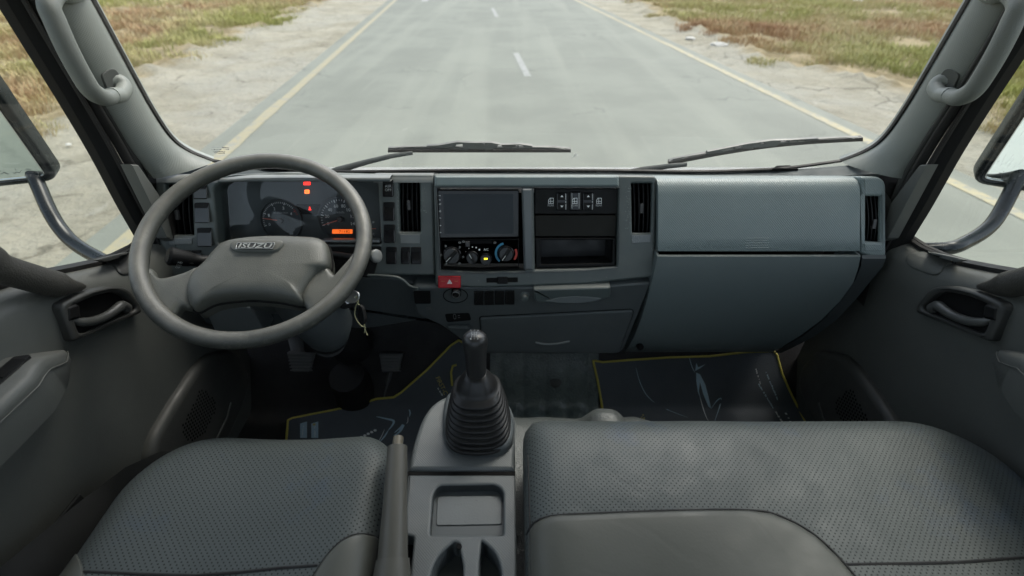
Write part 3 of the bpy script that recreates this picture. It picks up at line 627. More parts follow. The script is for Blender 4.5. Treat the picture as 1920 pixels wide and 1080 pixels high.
# ------------------------------------------------------------------ doors
def sill(y):
    pts = [(-.2, -.42), (.3, -.42), (.5, -.425), (.62, -.445), (.70, -.475), (.80, -.52), (.88, -.543), (1.1, -.55)]
    for (a, za), (b_, zb) in zip(pts, pts[1:]):
        if y <= b_: t = max(0, (y - a) / (b_ - a)); t = t * t * (3 - 2 * t) if False else t; return za + (zb - za) * t
    return pts[-1][1]
def smoothpoly2(p):
    q = spline([p[-1]] + p + [p[0], p[1]], 4); return [tuple(x) for x in q[4:4 + len(p) * 4]]
def door(s, label):
    root = thing('cab_door', label, 'door', V(s * .85, .3, -1.15), 'cab doors')
    def put(name, mb, mt, par=root, sm=48):
        if s > 0:
            mb = mb.mirror()
            if name in ('window_frame', 'frame_bead', 'door_seal'):      # this door sits a little further in at the front
                for p_ in mb.v: p_.x -= .016
        return ob(name, mb, mt, par, sm)
    ys = [-.3 + .05 * i for i in range(28)]
    sil = [sum(sill(y + d) for d in (-.04, -.02, 0, .02, .04)) / 5 for y in ys]
    mb = MB(); rows = []
    for y, z in zip(ys, sil):
        fx = .0 if y < .75 else (y - .75) * .08
        rows.append([V(-.868, y, z - .02), V(-.862, y, z), V(-.850, y, z - .002), V(-.836, y, z - .008), V(-.826, y, z - .018), V(-.820, y, z - .034), V(-.817, y, z - .07), V(-.818 , y, -.62), V(-.822, y, -.80), V(-.822, y, -1.0), V(-.822, y, -1.2)])
    mb.grid(rows); mb.f = [tuple(reversed(f)) for f in mb.f]; panel = mb; put('door_panel', mb, M['door'], sm=60)
    mb = MB(); mb.grid([[V(-.879, y, z - .045), V(-.915, y, -.75), V(-.91, y, -1.25)] for y, z in zip(ys, sil)]); put('outer_skin', mb, M['paint'])
    # belt seal along the glass
    mb = MB(); mb.tube([V(-.857, y, z + .004) for y, z in zip(ys, sil)], .0065, 6); mb.tube([V(-.868, y, z + .006) for y, z in zip(ys, sil)], .0055, 6); put('belt_seal', mb, M['rubber'])
    # window frame: front bar from the sill corner up to the roof, then back
    G = spline(ext(P3(lambda a, b_: onX(a, b_, -.852), [(12, 0), (68, 92), (128, 190), (185, 288), (233, 380), (262, 432), (289, 480)]), EYE.z + .34), 5)
    S = spline(ext(P3(lambda a, b_: onX(a, b_, -.838), [(80, 0), (134, 100), (190, 194), (238, 270), (270, 325), (292, 380), (312, 440)]), EYE.z + .34), 5)
    def band(t0, t1, up, base):
        rows = []
        for a, b_ in zip(G, S):
            r = []
            for k in range(7):
                t = k / 6; r.append(a + (b_ - a) * (t0 + (t1 - t0) * t) + Vector((base + up * math.sin(math.pi * t) ** .7, 0, 0)))
            rows.append(r)
        return rows
    mb = MB(); mb.grid(band(-.02, .52, .014, 0)); mb.grid([[r[0] + Vector((-.02, .0, 0)), r[0]] for r in band(0, .5, .014, 0)]); put('window_frame', mb, M['black'], sm=70)
    mb = MB(); mb.grid(band(.50, .80, .012, .004)); put('door_seal', mb, M['rubber'], sm=70)
    mb = MB(); mb.grid(band(.78, 1.06, .010, .0)); put('door_seal', mb, M['door_dark'], sm=70)
    mb = MB(); mb.grid(band(.16, .24, .007, .010)); put('frame_bead', mb, M['rubber'], sm=70)
    top = G[0]; mb = MB(); mb.tube([top, V(-.83, .5, .36), V(-.83, -.12, .36), V(-.85, -.15, -.42)], .02, 8); put('upper_frame', mb, M['black'])
    mb = MB(); g = [q for q in G]; mb.add([V(-.868, -.15, -.43)] + [V(-.868, y, z) for y, z in zip(ys, sil) if -.15 < y < .90] + [Vector((-.862, q.y + .006, q.z)) for q in reversed(g)] + [V(-.85, -.15, .36)], [])
    mb.f = [tuple(range(len(mb.v)))]; put('window_glass', mb, M['side_glass'])
    # mirror-corner trim plate
    tp = [onX(x, y, .804) for x, y in ((1727, 309), (1741, 308), (1668, 446), (1655, 452), (1655, 405))]; tp = [Vector((-p_.x, p_.y, p_.z)) for p_ in tp]
    mb = MB(); inn_ = [p_ + Vector((.004, 0, 0)) for p_ in tp]; cen_ = sum(tp, Vector()) / 5; mb.rings([[p_ + Vector((-.02, 0, 0)) for p_ in tp], tp, [p_ + (cen_ - p_) * .03 + Vector((.003, 0, 0)) for p_ in tp]], True, True, True); put('corner_trim', mb, M['door'], sm=20)
    # sill inlay at the front
    rt = panel.mirror(); bvh = BVHTree.FromPolygons([tuple(p_) for p_ in rt.v], rt.f)
    def on_panel(x, y, lift):
        hit, nv, _, _ = bvh.ray_cast(EYE, ray(x, y))
        if hit is None: hit, nv = onX(x, y, .82), Vector((-1, 0, 0))
        if nv.dot(EYE - hit) < 0: nv = -nv
        return hit + nv * lift
    ip = smoothpoly2([(1700, 487), (1706, 479), (1722, 475), (1745, 473), (1770, 477), (1808, 486), (1812, 488), (1785, 495), (1772, 501), (1764, 512), (1752, 516), (1728, 509), (1706, 499)])
    cx_, cy_ = 1748, 491; mb = MB(); rings = [[on_panel(cx_ + (x - cx_) * f, cy_ + (y - cy_) * f, h_) for x, y in ip] for f, h_ in ((1, -.002), (1, .002), (.985, .0035), (.95, .004), (.8, .004), (.6, .004), (.4, .004), (.2, .004))]
    mb.rings(rings); mb.add(rings[-1], [tuple(range(len(ip)))]); mb = mb.mirror(); put('sill_inlay', mb, M['door_dark' if s < 0 else 'door'], sm=60)
    # grab bar rising from the sill
    e = spline([onX(158, 537, -.815), onX(130, 537, -.812), onX(100, 532, -.808), (onX(60, 521, -.808)), onX(0, 503, -.808), onX(-70, 478, -.808), V(-.812, .40, -.335), V(-.815, .25, -.33), V(-.825, .12, -.40)], 5)
    mb = MB(); mb.tube(e, [.004 + .019 * min(1, i / 9) for i in range(len(e))], 12, up=(1, 0, 0), sq=.85); put('grab_bar', mb, M['door_cloth'])
    # inner handle: bezel, painted bowl shade, lever, lock tab
    DL = PL(V(-.8165, 0, 0), (0, 1, 0), (0, 0, 1))
    oc = rnd(DL.pxs([(96, 571), (150, 545), (200, 535), (228, 540), (252, 572), (254, 586), (122, 642)]), [.012, .05, .05, .03, .01, .012, .008], 5)
    ic = rnd(DL.pxs([(117, 576), (160, 555), (200, 547), (222, 552), (245, 580), (134, 628)]), [.008, .03, .03, .02, .012, .012], 5)
    mb = MB(); mb.prism(DL, oc, -.01, .016, .006, holes=[ic], seg=3); bz = put('handle_bezel', mb, M['door_dark'])
    mb = MB(); mb.flat(DL, offs(ccw(ic), -.004), .0005); put('bowl_shade', mb, M['matt'], bz, None)  # flat black sheet: the shade inside the bowl is painted, no depth
    mb = MB(); mb.prism(DL, rnd(DL.pxs([(128, 606), (146, 604), (175, 602), (206, 588), (226, 572), (244, 579), (240, 587), (185, 611), (136, 628)], .006), .004), 0, .008, .002); hl_ = put('handle_lever', mb, M['black'], bz)
    e = spline([DL.pt(*DL.px(x, y, .010), h_) for x, y, h_ in ((126, 602, .006), (140, 601, .010), (150, 604, .012), (172, 602, .013), (196, 593, .013), (213, 582, .013), (226, 573, .012), (238, 578, .009))], 5); n_ = len(e); mb = MB(); mb.tube(e, [.004 + .0045 * min(1, i / 12) + .005 * max(0, (i - n_ * .55) / n_) for i in range(n_)], 10); put('lever_highlight', mb, M['lever_dark'], bz)  # paler tube: the highlight along the lever is put into its colour
    mb = MB(); mb.prism(DL, rnd(DL.pxs([(121, 577), (138, 570), (144, 572), (147, 596), (124, 603)], .012), .004), 0, .018, .004); put('lock_tab', mb, M['black'], bz)
    # armrest with window switches
    rows = []
    for y in (.618, .615, .608, .598, .585, .57, .555, .54, .52, .50, .45, .40, .30, .1, -.2):
        u_ = max(0, .618 - y); k = min(1, (u_ / .12)) ** .55; zt = -.577 + .060 * min(1, u_ / .085) ** .9; zb = -.592 - .018 * min(1, u_ / .06) ; x1 = -.822 + .077 * k; w_ = x1 + .822
        zz = [(zb, -.823), (zb + .002, x1 - .5 * w_), (zb + .012 * min(1, u_ / .03), x1 - .12 * w_), (zt - .018 * min(1, u_ / .04), x1), (zt - .006, x1 - .02 * w_), (zt - .001, x1 - .12 * w_), (zt, x1 - .25 * w_), (zt, -.82 + .1 * w_), (zt + .004 * k, -.8235)]
        rows.append([V(x, y, z) for z, x in zz])
    mb = MB(); mb.grid(rows); mb.add(rows[0], [tuple(reversed(range(len(rows[0]))))]); ar = put('armrest', mb, M['door'], sm=55)
    w = PL(V(-.786, .46, -.5175), (0, 1, 0), (-1, 0, 0)); mb = MB(); mb.prism(w, rnd([(-.30, -.013), (.055, -.013), (.083, -.006), (.078, .015), (-.30, .017)], .003), -.004, .0022, .001); sp_ = put('switch_plate', mb, M['black'], ar)
    mb = MB(); mb.tube([V(-.8215 + .077 * min(1, ((.618 - y) / .12)) ** .55 + .0006, y, -.577 + .060 * min(1, (.618 - y) / .085) ** .9 - .022 * min(1, (.618 - y) / .04)) for y in (.612, .605, .595, .58, .56, .54, .52, .50, .45, .40, .30, .1, -.2)], .0011, 5); put('armrest_seam', mb, M['door'], ar)
    if s < 0:
        for k in range(3): a_ = .052 - k * .052; mb = MB(); mb.prism(w, rnd([(a_ - .020, -.009), (a_ + .020, -.009), (a_ + .020, .011), (a_ - .020, .011)], .002), .001, .004, .0015); sw_k = put('window_switch', mb, M['gloss' if k else 'matt'], ar)
        mb = MB(); mb.flat(w, [(-.016, -.006), (.012, -.006), (.012, .001), (-.016, .001)], .0046); put('switch_mark', mb, M['grey_ink'], ar, None)
    # door pocket and the sill strip beside the seat
    mb = MB(); mb.grid([[V(-.823, y, -1.12), V(-.785, y, -1.10), V(-.770, y, -.80), V(-.7715, y, -.761 - .05 * max(0, y - .40)), V(-.774, y, -.7595 - .05 * max(0, y - .4)), V(-.778, y, -.764), V(-.79, y, -1.0)] for y in (-.3, 0, .3, .40, .46)])
    mb.add([V(-.823, .46, -1.12), V(-.785, .46, -1.10), V(-.770, .46, -.80), V(-.79, .46, -.80), V(-.823, .46, -.84)], [(0, 1, 2, 3, 4)]); put('door_pocket', mb, M['door_pocket'])
    # speaker blister low at the front, with its grille of small holes
    w = PL(V(-.822, 0, 0), (0, 1, 0), (0, 0, 1)); bl = w.pxs([(281, 868), (292, 820), (330, 755), (372, 690), (398, 664), (440, 655), (468, 690), (472, 725), (452, 780), (420, 850), (330, 900)], .022)
    mb = MB(); mb.prism(w, dens(rnd(bl, .02, 5), .02), -.005, .022, .018, seg=6); sb = put('speaker_cover', mb, M['door_mid'], sm=60)
    gq = w.pxs([(377, 727), (341, 800), (346, 826), (362, 830), (383, 815), (404, 770), (405, 752)], .022); gx = [q[0] for q in gq]; gy = [q[1] for q in gq]
    def inside(x, y):
        c = False
        for i in range(len(gq)):
            (x1, y1), (x2, y2) = gq[i - 1], gq[i]
            if (y1 > y) != (y2 > y) and x < (x2 - x1) * (y - y1) / (y2 - y1) + x1: c = not c
        return c
    mb = MB(); a = min(gx); k = 0
    while a < max(gx):
        c = min(gy) + (.0045 if k % 2 else 0)
        while c < max(gy):
            if inside(a, c): mb.flat(w, [(a + .0031 * math.cos(q * .785), c + .0033 * math.sin(q * .785)) for q in range(8)], .0227)
            c += .0092
        a += .0085; k += 1
    tag(put('speaker_grille', mb, M['matt'], sb, None), kind='stuff')
    mb = MB(); mb.tube([w.pt(*w.px(433, 755, .022), .021), w.pt(*w.px(425, 785, .022), .0215), w.pt(*w.px(405, 825, .022), .021)], .004, 8); put('cover_ridge', mb, M['door'], sb)
door(-1, 'driver side door with handle beside the steering wheel and window switches on its armrest'); door(1, 'passenger side door with inner handle beyond the glove box and bench')
# sill strip between the driver seat and the door, rising towards the back
mb = MB(); mb.grid([[V(-.80, y, -1.1), V(-.775, y, z - .05), V(-.755, y, z - .008), V(-.750, y, z), V(-.744, y, z - .004), V(-.70, y, z - .07), V(-.69, y, -1.1)] for y, z in ((-.3, -.66), (.1, -.665), (.25, -.685), (.323, -.71), (.444, -.752), (.528, -.787), (.60, -.84), (.66, -.92))]); ob('sill_strip', mb, M['door_pocket'], cab, 60)
for s in (-1, 1):
    mb = MB(); mb.add([V(s * .76, 1.045, -.66), V(s * .90, 1.0, -.66), V(s * .90, 1.03, -.40), V(s * .815, 1.06, -.405), V(s * .76, 1.08, -.43)], [(0, 1, 2, 3, 4) if s > 0 else (4, 3, 2, 1, 0)]); mb.add([V(s * .80, 1.06, -.7), V(s * .80, .90, -.7), V(s * .80, .97, -.46), V(s * .80, 1.06, -.43)], [(0, 1, 2, 3)]); mb.add([V(s * .80, .985, -.60), V(s * .90, .985, -.60), V(s * .90, .985, -.43), V(s * .80, 1.0, -.43)], [(0, 1, 2, 3) if s > 0 else (3, 2, 1, 0)]); ob('dash_side_filler', mb, M['rubber'], cab, 0)  # dark filler added to hide the bright gap between dash and pillar
# ------------------------------------------------------------------ dashboard
M['dash_sw'] = plastic('switch_grey', (.034, .04, .041), .3, .08)
dash = thing('dashboard', 'grey moulded dashboard across the cab with air vents, switches and glove box', 'dashboard', V(0, 1.0, -.6))
FAS = PL(V(0, 1.0, -.41), (1, 0, 0), (0, .075, .195))
LOW = PL(V(0, .90, -.62), (1, 0, 0), (0, 0, 1))
def dpart(name, mt, par=dash, sm=48):
    def f(mb): return ob(name, mb, M[mt], par, sm)
    return f
def vent(pl, quad, h, tabx=.5, taby=.6, n=4, depth=.045):
    """air vent: dark box with vertical vanes and a ribbed adjuster"""
    q = pl.pxs(quad, h); mb = MB(); mb.pocket(pl, rnd(q, .002, 2), h - depth, h - .001); v = ob('air_vent', mb, M['matt'], dash)
    (x0, y1), (x1, _), (x2, y0), (x3, _) = q[0], q[1], q[2], q[3]
    for k in range(n):
        t = (k + .7) / (n + .4); rows = []
        for j in range(9):
            f = j / 8; a = (q[0][0] * (1 - t) + q[1][0] * t) * (1 - f) + (q[3][0] * (1 - t) + q[2][0] * t) * f; b = q[0][1] * (1 - f) + q[3][1] * f
            bow = .006 * math.sin(math.pi * f); rows.append([pl.pt(a - .0012, b, h - .03), pl.pt(a - .0012, b, h - .004 - .006 + bow), pl.pt(a + .0012, b, h - .004 - .006 + bow), pl.pt(a + .0012, b, h - .03)])
        m2 = MB(); m2.grid(rows); m2.f = [tuple(reversed(f)) for f in m2.f]; ob('slat', m2, M['black'], v, 40)
    a = q[0][0] + (q[1][0] - q[0][0]) * tabx; b = q[0][1] + (q[3][1] - q[0][1]) * (1 - taby); m3 = MB()
    m3.box((0, 0, 0), .007, .022, .008, .001, PL(pl.pt(a, b, h - .010), pl.u, pl.v))
    for k in range(6): m3.box((0, 0, 0), .0075, .0018, .0012, .0003, PL(pl.pt(a, b - .0085 + .0034 * k, h - .0022), pl.u, pl.v))
    ob('vent_adjuster', m3, M['dim_plastic'], v); return v
M['dim_plastic'] = plastic('worn_black_plastic', (.05, .05, .05), .4, .2)
def switch(pl, x0, y0, x1, y1, h, mt='black', face='gloss', txt=None, dent=True):
    mb = MB(); mb.prism(pl, rnd(pl.rect(x0, y0, x1, y1, h), .003, 3), h - .01, h + .004, .0015); s_ = ob('switch', mb, M[mt], dash)
    q = offs(ccw(pl.rect(x0, y0, x1, y1, h + .004)), .0022); w = pl
    a0, b0 = q[0]; a1, b1 = q[2]
    mb = MB(); rows = []
    for j in range(9):
        t = j / 8; hh = h + .0035 + .0055 * (1 - t) + .0012 * math.cos(math.pi * t); b = b0 + (b1 - b0) * t
        rows.append([w.pt(a0, b, h + .002), w.pt(a0, b, hh - .0012), w.pt(a0 + .0013, b, hh), w.pt(a1 - .0013, b, hh), w.pt(a1, b, hh - .0012), w.pt(a1, b, h + .002)])
    mb.grid(rows); mb.f = [tuple(reversed(f)) for f in mb.f]; mb.add([rows[0][i] for i in range(6)], [(5, 4, 3, 2, 1, 0)]); mb.add([rows[-1][i] for i in range(6)], [tuple(range(6))])
    mb.f = [tuple(reversed(f)) for f in mb.f]
    r_ = ob('rocker', mb, M[face], s_, 40)
    if txt:
        for i, tx in enumerate(txt): textpx('lettering', tx, pl, x0 + 4, (y0 + y1) / 2 - 6 + i * 7, x1 - 4, (y0 + y1) / 2 - 1 + i * 7, h + .0088, M['grey_ink'], s_)
    return s_
# driver's fascia with openings for two vents and the instrument cluster
fo = FAS.pxs([(291, 352), (294, 512), (330, 522), (700, 522), (740, 517), (816, 517), (813, 327), (700, 327), (520, 323), (410, 329), (292, 334)])
h1 = FAS.pxs([(310, 346), (318, 441), (362, 441), (358, 346)]); hcl = FAS.pxs([(400, 352), (408, 458), (714, 458), (708, 345), (696, 334), (430, 334)])
h2 = FAS.pxs([(748, 343), (750, 435), (788, 435), (786, 343)])
mb = MB(); mb.prism(FAS, rnd(fo, [.02, .02, .01, .01, .01, .002, .004, .0, .03, .03, .02], 4), -.10, 0, .006, holes=[rnd(h1, .003, 3), rnd(hcl, [.012, .006, .006, .02, .02, .03], 4), rnd(h2, .003, 3)], seg=3, hd=[.012, .1, .012])
dpart('fascia', 'dash')(mb)
vent(FAS, [(310, 441 + 0), (362, 441), (358, 346), (310, 346)], -.002); vent(FAS, [(749, 435), (788, 435), (786, 343), (748, 343)], -.002, .5, .45)
for q in ([(317, 446), (361, 446), (361, 458), (318, 459)], [(750, 439), (788, 439), (788, 457), (751, 457)]):
    mb = MB(); mb.prism(FAS, rnd(FAS.pxs(q), .002, 2), -.004, .002, .001); dpart('vent_plate', 'dash_top')(mb)
# hood over the instruments
rows = []
for i in range(25):
    t = i / 24; x = 398 + (735 - 398) * t; k = min(1, t / .25); k = k * k * (3 - 2 * k); ht = .028 * k - .002
    a, b0 = FAS.px(x, 336 - 7 * k, ht * .3); b1 = FAS.px(x, 339 - 5 * k, ht)[1]; b2 = FAS.px(x, 341 - 2 * k, ht)[1]
    rows.append([FAS.pt(a, b0, -.07), FAS.pt(a, b0 + .002, -.02), FAS.pt(a, b0 + .0015, ht * .35), FAS.pt(a, b1 + .0015, ht * .9), FAS.pt(a, b1, ht + .001), FAS.pt(a, b2, ht + .001), FAS.pt(a, b2 - .0015, ht - .002), FAS.pt(a, b2 + .002 * k, ht - .02), FAS.pt(a, b2 + .008 * k, -.05)])
mb = MB(); mb.grid(rows); dpart('instrument_hood', 'dash_top', sm=70)(mb)
# crest of the dash: a long rounded lip along the top edge
def crest(x0, x1, hh, lift, mt, name='dash_crest'):
    rows = []
    for i in range(13):
        x = x0 + (x1 - x0) * i / 12; a, b = FAS.px(x, 330)
        prof = [(-.09, -.035), (-.05, .000 + lift * .3), (-.022, .004 + lift), (-.008 + hh, .002 + lift), (hh, -.006 + lift * .5), (hh + .001, -.014)]
        rows.append([FAS.pt(a, b + q, p_) for p_, q in prof])
    mb = MB(); mb.grid(rows); mb.f = [tuple(reversed(f)) for f in mb.f]; return dpart(name, mt, sm=75)(mb)
crest(293, 408, .002, .0, 'dash_top'); crest(700, 812, .002, .002, 'dash_top')
# switches either side of the instruments
for q in ((364, 347, 389, 373), (366, 380, 392, 418), (371, 427, 397, 462), (360, 469, 378, 492), (334, 469, 358, 490)): switch(FAS, *q, 0, face='dash_sw')
switch(FAS, 718, 336, 738, 369, 0, txt=('ASR', 'OFF'))
for q in ((719, 379, 740, 414), (720, 421, 741, 455), (724, 463, 744, 495), (752, 463, 769, 495), (771, 463, 790, 495)): switch(FAS, *q, 0)
# steering-column opening surround below the instruments, dark
mb = MB(); mb.prism(FAS, rnd(FAS.pxs([(405, 462), (410, 520), (700, 520), (716, 462)], .001), .006), -.02, .003, .002); dpart('column_surround', 'black')(mb)
mb = MB(); mb.prism(FAS, rnd(FAS.pxs([(600, 450), (600, 455), (712, 455), (712, 450)], .0), .002), -.03, .004, .002); dpart('cluster_sill', 'silver')(mb)
# centre stack
so = FAS.pxs([(813, 327), (816, 536), (900, 540), (1100, 533), (1226, 520), (1232, 330)], .012)
hh1 = FAS.pxs([(818, 352), (826, 507), (900, 510), (985, 508), (985, 352)], .012); hh2 = FAS.pxs([(1001, 352), (1003, 506), (1100, 504), (1157, 500), (1160, 352)], .012)
hv = FAS.pxs([(1184, 344), (1186, 437), (1221, 437), (1223, 344)], .012)
mb = MB(); mb.prism(FAS, rnd(so, [.004, .01, .02, .02, .012, .010], 4), -.08, .012, .005, holes=[rnd(hh1, .002, 2), rnd(hh2, .002, 2), rnd(hv, .002, 2)], seg=3, hd=[.03, .03, .012]); dpart('centre_stack', 'dash')(mb)
for q in ([(817, 350), (825, 510), (900, 514), (985, 512), (1100, 508), (1160, 503), (1163, 350)],):
    o_ = rnd(FAS.pxs(q, .012), .004, 3); i_ = offs(ccw(o_), .0022); mb = MB(); mb.prism(FAS, o_, .008, .0145, .001, holes=[i_]); dpart('stack_trim', 'silver_dark')(mb)
mb = MB(); mb.prism(FAS, rnd(FAS.pxs([(978, 353), (982, 506), (1000, 506), (998, 353)], .012), .003), -.03, .020, .006, seg=4); dpart('stack_divider', 'silver_dark')(mb)
mb = MB(); mb.prism(FAS, rnd(FAS.pxs([(815, 329), (815, 350), (1161, 350), (1161, 329)], .013), .003), -.03, .0155, .006, seg=4); dpart('stack_brow', 'dash_pit_lit')(mb)
vent(FAS, [(1186, 437), (1221, 437), (1223, 344), (1184, 344)], .010, .42, .5)
mb = MB(); mb.prism(FAS, rnd(FAS.pxs([(1184, 441), (1184, 456), (1219, 454), (1220, 440)], .012), .002), 0, .0145, .001); dpart('vent_plate', 'worn_plate')(mb)
# right bay of the stack: window switch plate, blank plate, storage bin
for q, mt, nm in (([(1003, 354), (1003, 401), (1157, 401), (1158, 354)], 'black', 'switch_plate'), ([(1003, 404), (1004, 443), (1154, 443), (1156, 404)], 'blank', 'blank_plate')):
    mb = MB(); mb.prism(FAS, rnd(FAS.pxs(q, .004), .002), -.03, .004, .001); dpart(nm, mt)(mb)
bo = FAS.pxs([(1003, 446), (1005, 503), (1154, 499), (1155, 446)], .004); bi = FAS.pxs([(1013, 450), (1014, 496), (1148, 493), (1149, 450)], .004)
mb = MB(); mb.prism(FAS, rnd(bo, .002), -.02, .004, .002, holes=[rnd(bi, .003)]); bf = dpart('storage_bin', 'black')(mb)
mb = MB(); mb.pocket(FAS, rnd(bi, .003), -.085, .002); ob('bin_liner', mb, M['bin'], bf)
for x0, x1 in ((1043, 1064), (1092, 1114)):
    mb = MB(); mb.prism(FAS, rnd(FAS.rect(x0, 361, x1, 394, .004), .003), 0, .009, .002); sw = dpart('window_switch', 'gloss')(mb)
    for ya, yb in ((363, 375), (380, 392)):
        mb = MB(); mb.prism(FAS, rnd(FAS.rect(x0 + 3, ya, x1 - 3, yb, .009), .002), .006, .0115, .001); ob('rocker', mb, M['black'], sw)
    for up, yc in ((1, 368), (-1, 387)):
        c = FAS.px((x0 + x1) / 2, yc, .0115); mb = MB(); mb.flat(FAS, [(c[0] - .0034, c[1] - up * .0018), (c[0] + .0034, c[1] - up * .0018), (c[0], c[1] + up * .0026)], .0122); ob('arrow', mb, M['white'], sw, None)
    mb = MB()
    for ya, yb in ((363, 375), (377, 381), (383, 393)): mb.prism(FAS, FAS.rect(x1 - 4, ya, x1 - 2.6, yb, .0115), .009, .0123, .0003)
    ob('rocker_edge', mb, M['grey_ink'], sw)
mb = MB(); mb.prism(FAS, rnd(FAS.rect(1068, 359, 1089, 395, .004), .003), 0, .011, .003, seg=3); lock = dpart('window_switch', 'gloss')(mb)
mb = MB(); mb.prism(FAS, FAS.rect(1072, 362, 1073, 391, .011), .009, .0122, .0003); mb.prism(FAS, FAS.rect(1085, 362, 1086.4, 391, .011), .009, .0122, .0003); ob('rocker_edge', mb, M['grey_ink'], lock)
for x, h_ in ((1033, .0042), (1077.5, .0115), (1123, .0042)):   # little cab-window pictograms over the word REAR
    mb = MB(); q = lambda a, b: FAS.px(x + a, 377 + b, h_)
    for poly in ([(-5, 0), (5, 0), (5, 1), (-5, 1)], [(-5, -2), (-4, -2), (-4, 5), (-5, 5)], [(4, -5), (5, -5), (5, 5), (4, 5)], [(-2, -6), (5, -6), (5, -5), (-2, -5)], [(-5, -2), (-2, -6), (-1, -5.5), (-4, -1.5)], [(-5, 4), (5, 4), (5, 5), (-5, 5)], [(-1, -5), (0, -5), (0, 5), (-1, 5)]):
        mb.flat(FAS, [q(*c) for c in poly], h_ + .0006)
    ob('pictogram', mb, M['white'], dash if x != 1077.5 else lock, None); textpx('lettering', 'REAR', FAS, x - 6, 383, x + 6, 387, h_ + .0004, M['grey_ink'], dash if x != 1077.5 else lock)
# hazard switch, slide slot
mb = MB(); mb.prism(FAS, rnd(FAS.rect(822, 517, 864, 539, .012), .002), 0, .019, .002, seg=3); hz = dpart('hazard_switch', 'hazard')(mb)
c = FAS.px(843, 528.5, .019); tri = [(c[0] + r_ * math.cos(a), c[1] - .001 + r_ * math.sin(a)) for a in (R(210), R(330), R(90)) for r_ in (.0068,)]
mb = MB(); mb.prism(FAS, tri, .0188, .0196, 0, holes=[offs(ccw(tri), .0016)]); mb.flat(FAS, offs(ccw(tri), .0022), .0194); ob('warning_triangle', mb, M['white'], hz, None)
mb = MB()
for sx in (-1, 1):
    for k in range(3): a = c[0] + sx * (.0125 + .0025 * k); mb.flat(FAS, [(a - .0005, c[1] + .001), (a + .0005, c[1] + .001), (a + .0005, c[1] + .002), (a - .0005, c[1] + .002)], .0194)
tag(ob('switch_mark', mb, M["print_gold"], hz, None), kind='stuff')
mb = MB(); mb.prism(FAS, rnd(FAS.pxs([(912, 521), (912, 530), (971, 529), (971, 520)], .012), .002), .008, .0128, .0004); sl = dpart('slider_slot', 'matt')(mb)
mb = MB(); mb.prism(FAS, rnd(FAS.rect(932, 519, 952, 532, .013), .002), .010, .0165, .002); ob('slider_knob', mb, M['black'], sl)
# glove box: upper airbag lid, end column with its vent, lower lid
def lidrow(px_x, prof, kx):
    (at_, bt), (ab, bb) = FAS.px(px_x, 334, .022), FAS.px(px_x, 471.5, .024); out = []; bt = FAS.px(px_x, 334, .01)[1]
    for top, d, h in prof: b = (bt if top else bb) + d; out.append(FAS.pt(at_ + (ab - at_) * (bt - b) / (bt - bb), b, h))
    return out
PR = [(1, .004, -.08), (1, .004, -.02), (1, .003, -.004), (1, -.001, .008), (1, -.008, .017), (1, -.018, .022), (1, -.035, .024), (0, .03, .024), (0, .002, .024), (0, .0, .022), (0, 0, -.02)]
XS = [1234, 1234.6, 1237] + [1237 + 36 * k for k in range(1, 10)] + [1600, 1609, 1611.4, 1612]
rows = [lidrow(x, PR, .0) for x in XS]; mb = MB(); mb.grid(rows); mb.add(rows[0], [tuple(range(len(PR)))]); mb.add(rows[-1], [tuple(reversed(range(len(PR))))])
dpart('airbag_lid', 'dash_pit_lit', sm=60)(mb)
mb = MB()
for k in range(5): mb.tube([FAS.pt(*FAS.px(1398, 447 + k * 4.4, .024), .0238), FAS.pt(*FAS.px(1442 if k % 2 == 0 else 1440, 446.5 + k * 4.4, .024), .0238)], .0011, 5)
dpart('embossed_lines', 'dash_pit_lit')(mb)
mb = MB(); mb.prism(FAS, rnd(FAS.pxs([(1614.5, 331), (1614.5, 476), (1640, 484), (1662, 484), (1662, 331)], .022), [.007, .007, .007, .012, .034], 6), -.10, .023, .007, holes=[rnd(FAS.pxs([(1618, 368), (1620, 452), (1650, 454), (1651, 368)], .02), .002, 2)], seg=3, hd=.010); dpart('end_column', 'dash_pit_lit', sm=60)(mb)
vent(FAS, [(1620, 452), (1650, 454), (1651, 368), (1618, 368)], .019, .5, .62, 4)
mb = MB(); mb.prism(FAS, rnd(FAS.pxs([(1620, 457), (1621, 470), (1652, 470), (1652, 458)], .022), .002), .01, .0245, .0008); dpart('vent_plate', 'dash_pit_lit')(mb)
# lower lid curves under towards the floor
def lowrow(px_l, px_r, py, y, n=24):
    a, b = onY(px_l, py, y), onY(px_r, py, y); return [a.lerp(b, i / n) for i in range(n + 1)]
L = [(1236, 1612, 477, .925), (1235, 1613, 478, .910), (1233, 1613.5, 481, .903), (1229, 1610, 500, .897), (1222, 1600, 530, .892), (1213, 1575, 565, .893), (1202, 1540, 600, .898), (1190, 1500, 630, .908), (1180, 1470, 648, .922), (1174, 1455, 657, .94), (1173, 1450, 660, .97)]
mb = MB(); mb.grid([lowrow(a, b, y, d) for a, b, y, d in L]); sides = [lowrow(a, b, y, d) for a, b, y, d in L]
mb.grid([[r[0] for r in sides], [r[0] + Vector((0, .09, 0)) for r in sides]]); mb.grid([[r[-1] + Vector((.0, .09, 0)) for r in sides], [r[-1] for r in sides]]); mb.f = [tuple(reversed(f)) for f in mb.f]
dpart('glove_box_lid', 'dash_lid', sm=60)(mb)
L2 = [(1616, 1661, 478, .915), (1616, 1661, 485, .905), (1614, 1655, 500, .905), (1604, 1634, 525, .912), (1580, 1606, 560, .918), (1546, 1570, 598, .93), (1506, 1528, 630, .945), (1470, 1490, 650, .97), (1450, 1465, 662, 1.0)]
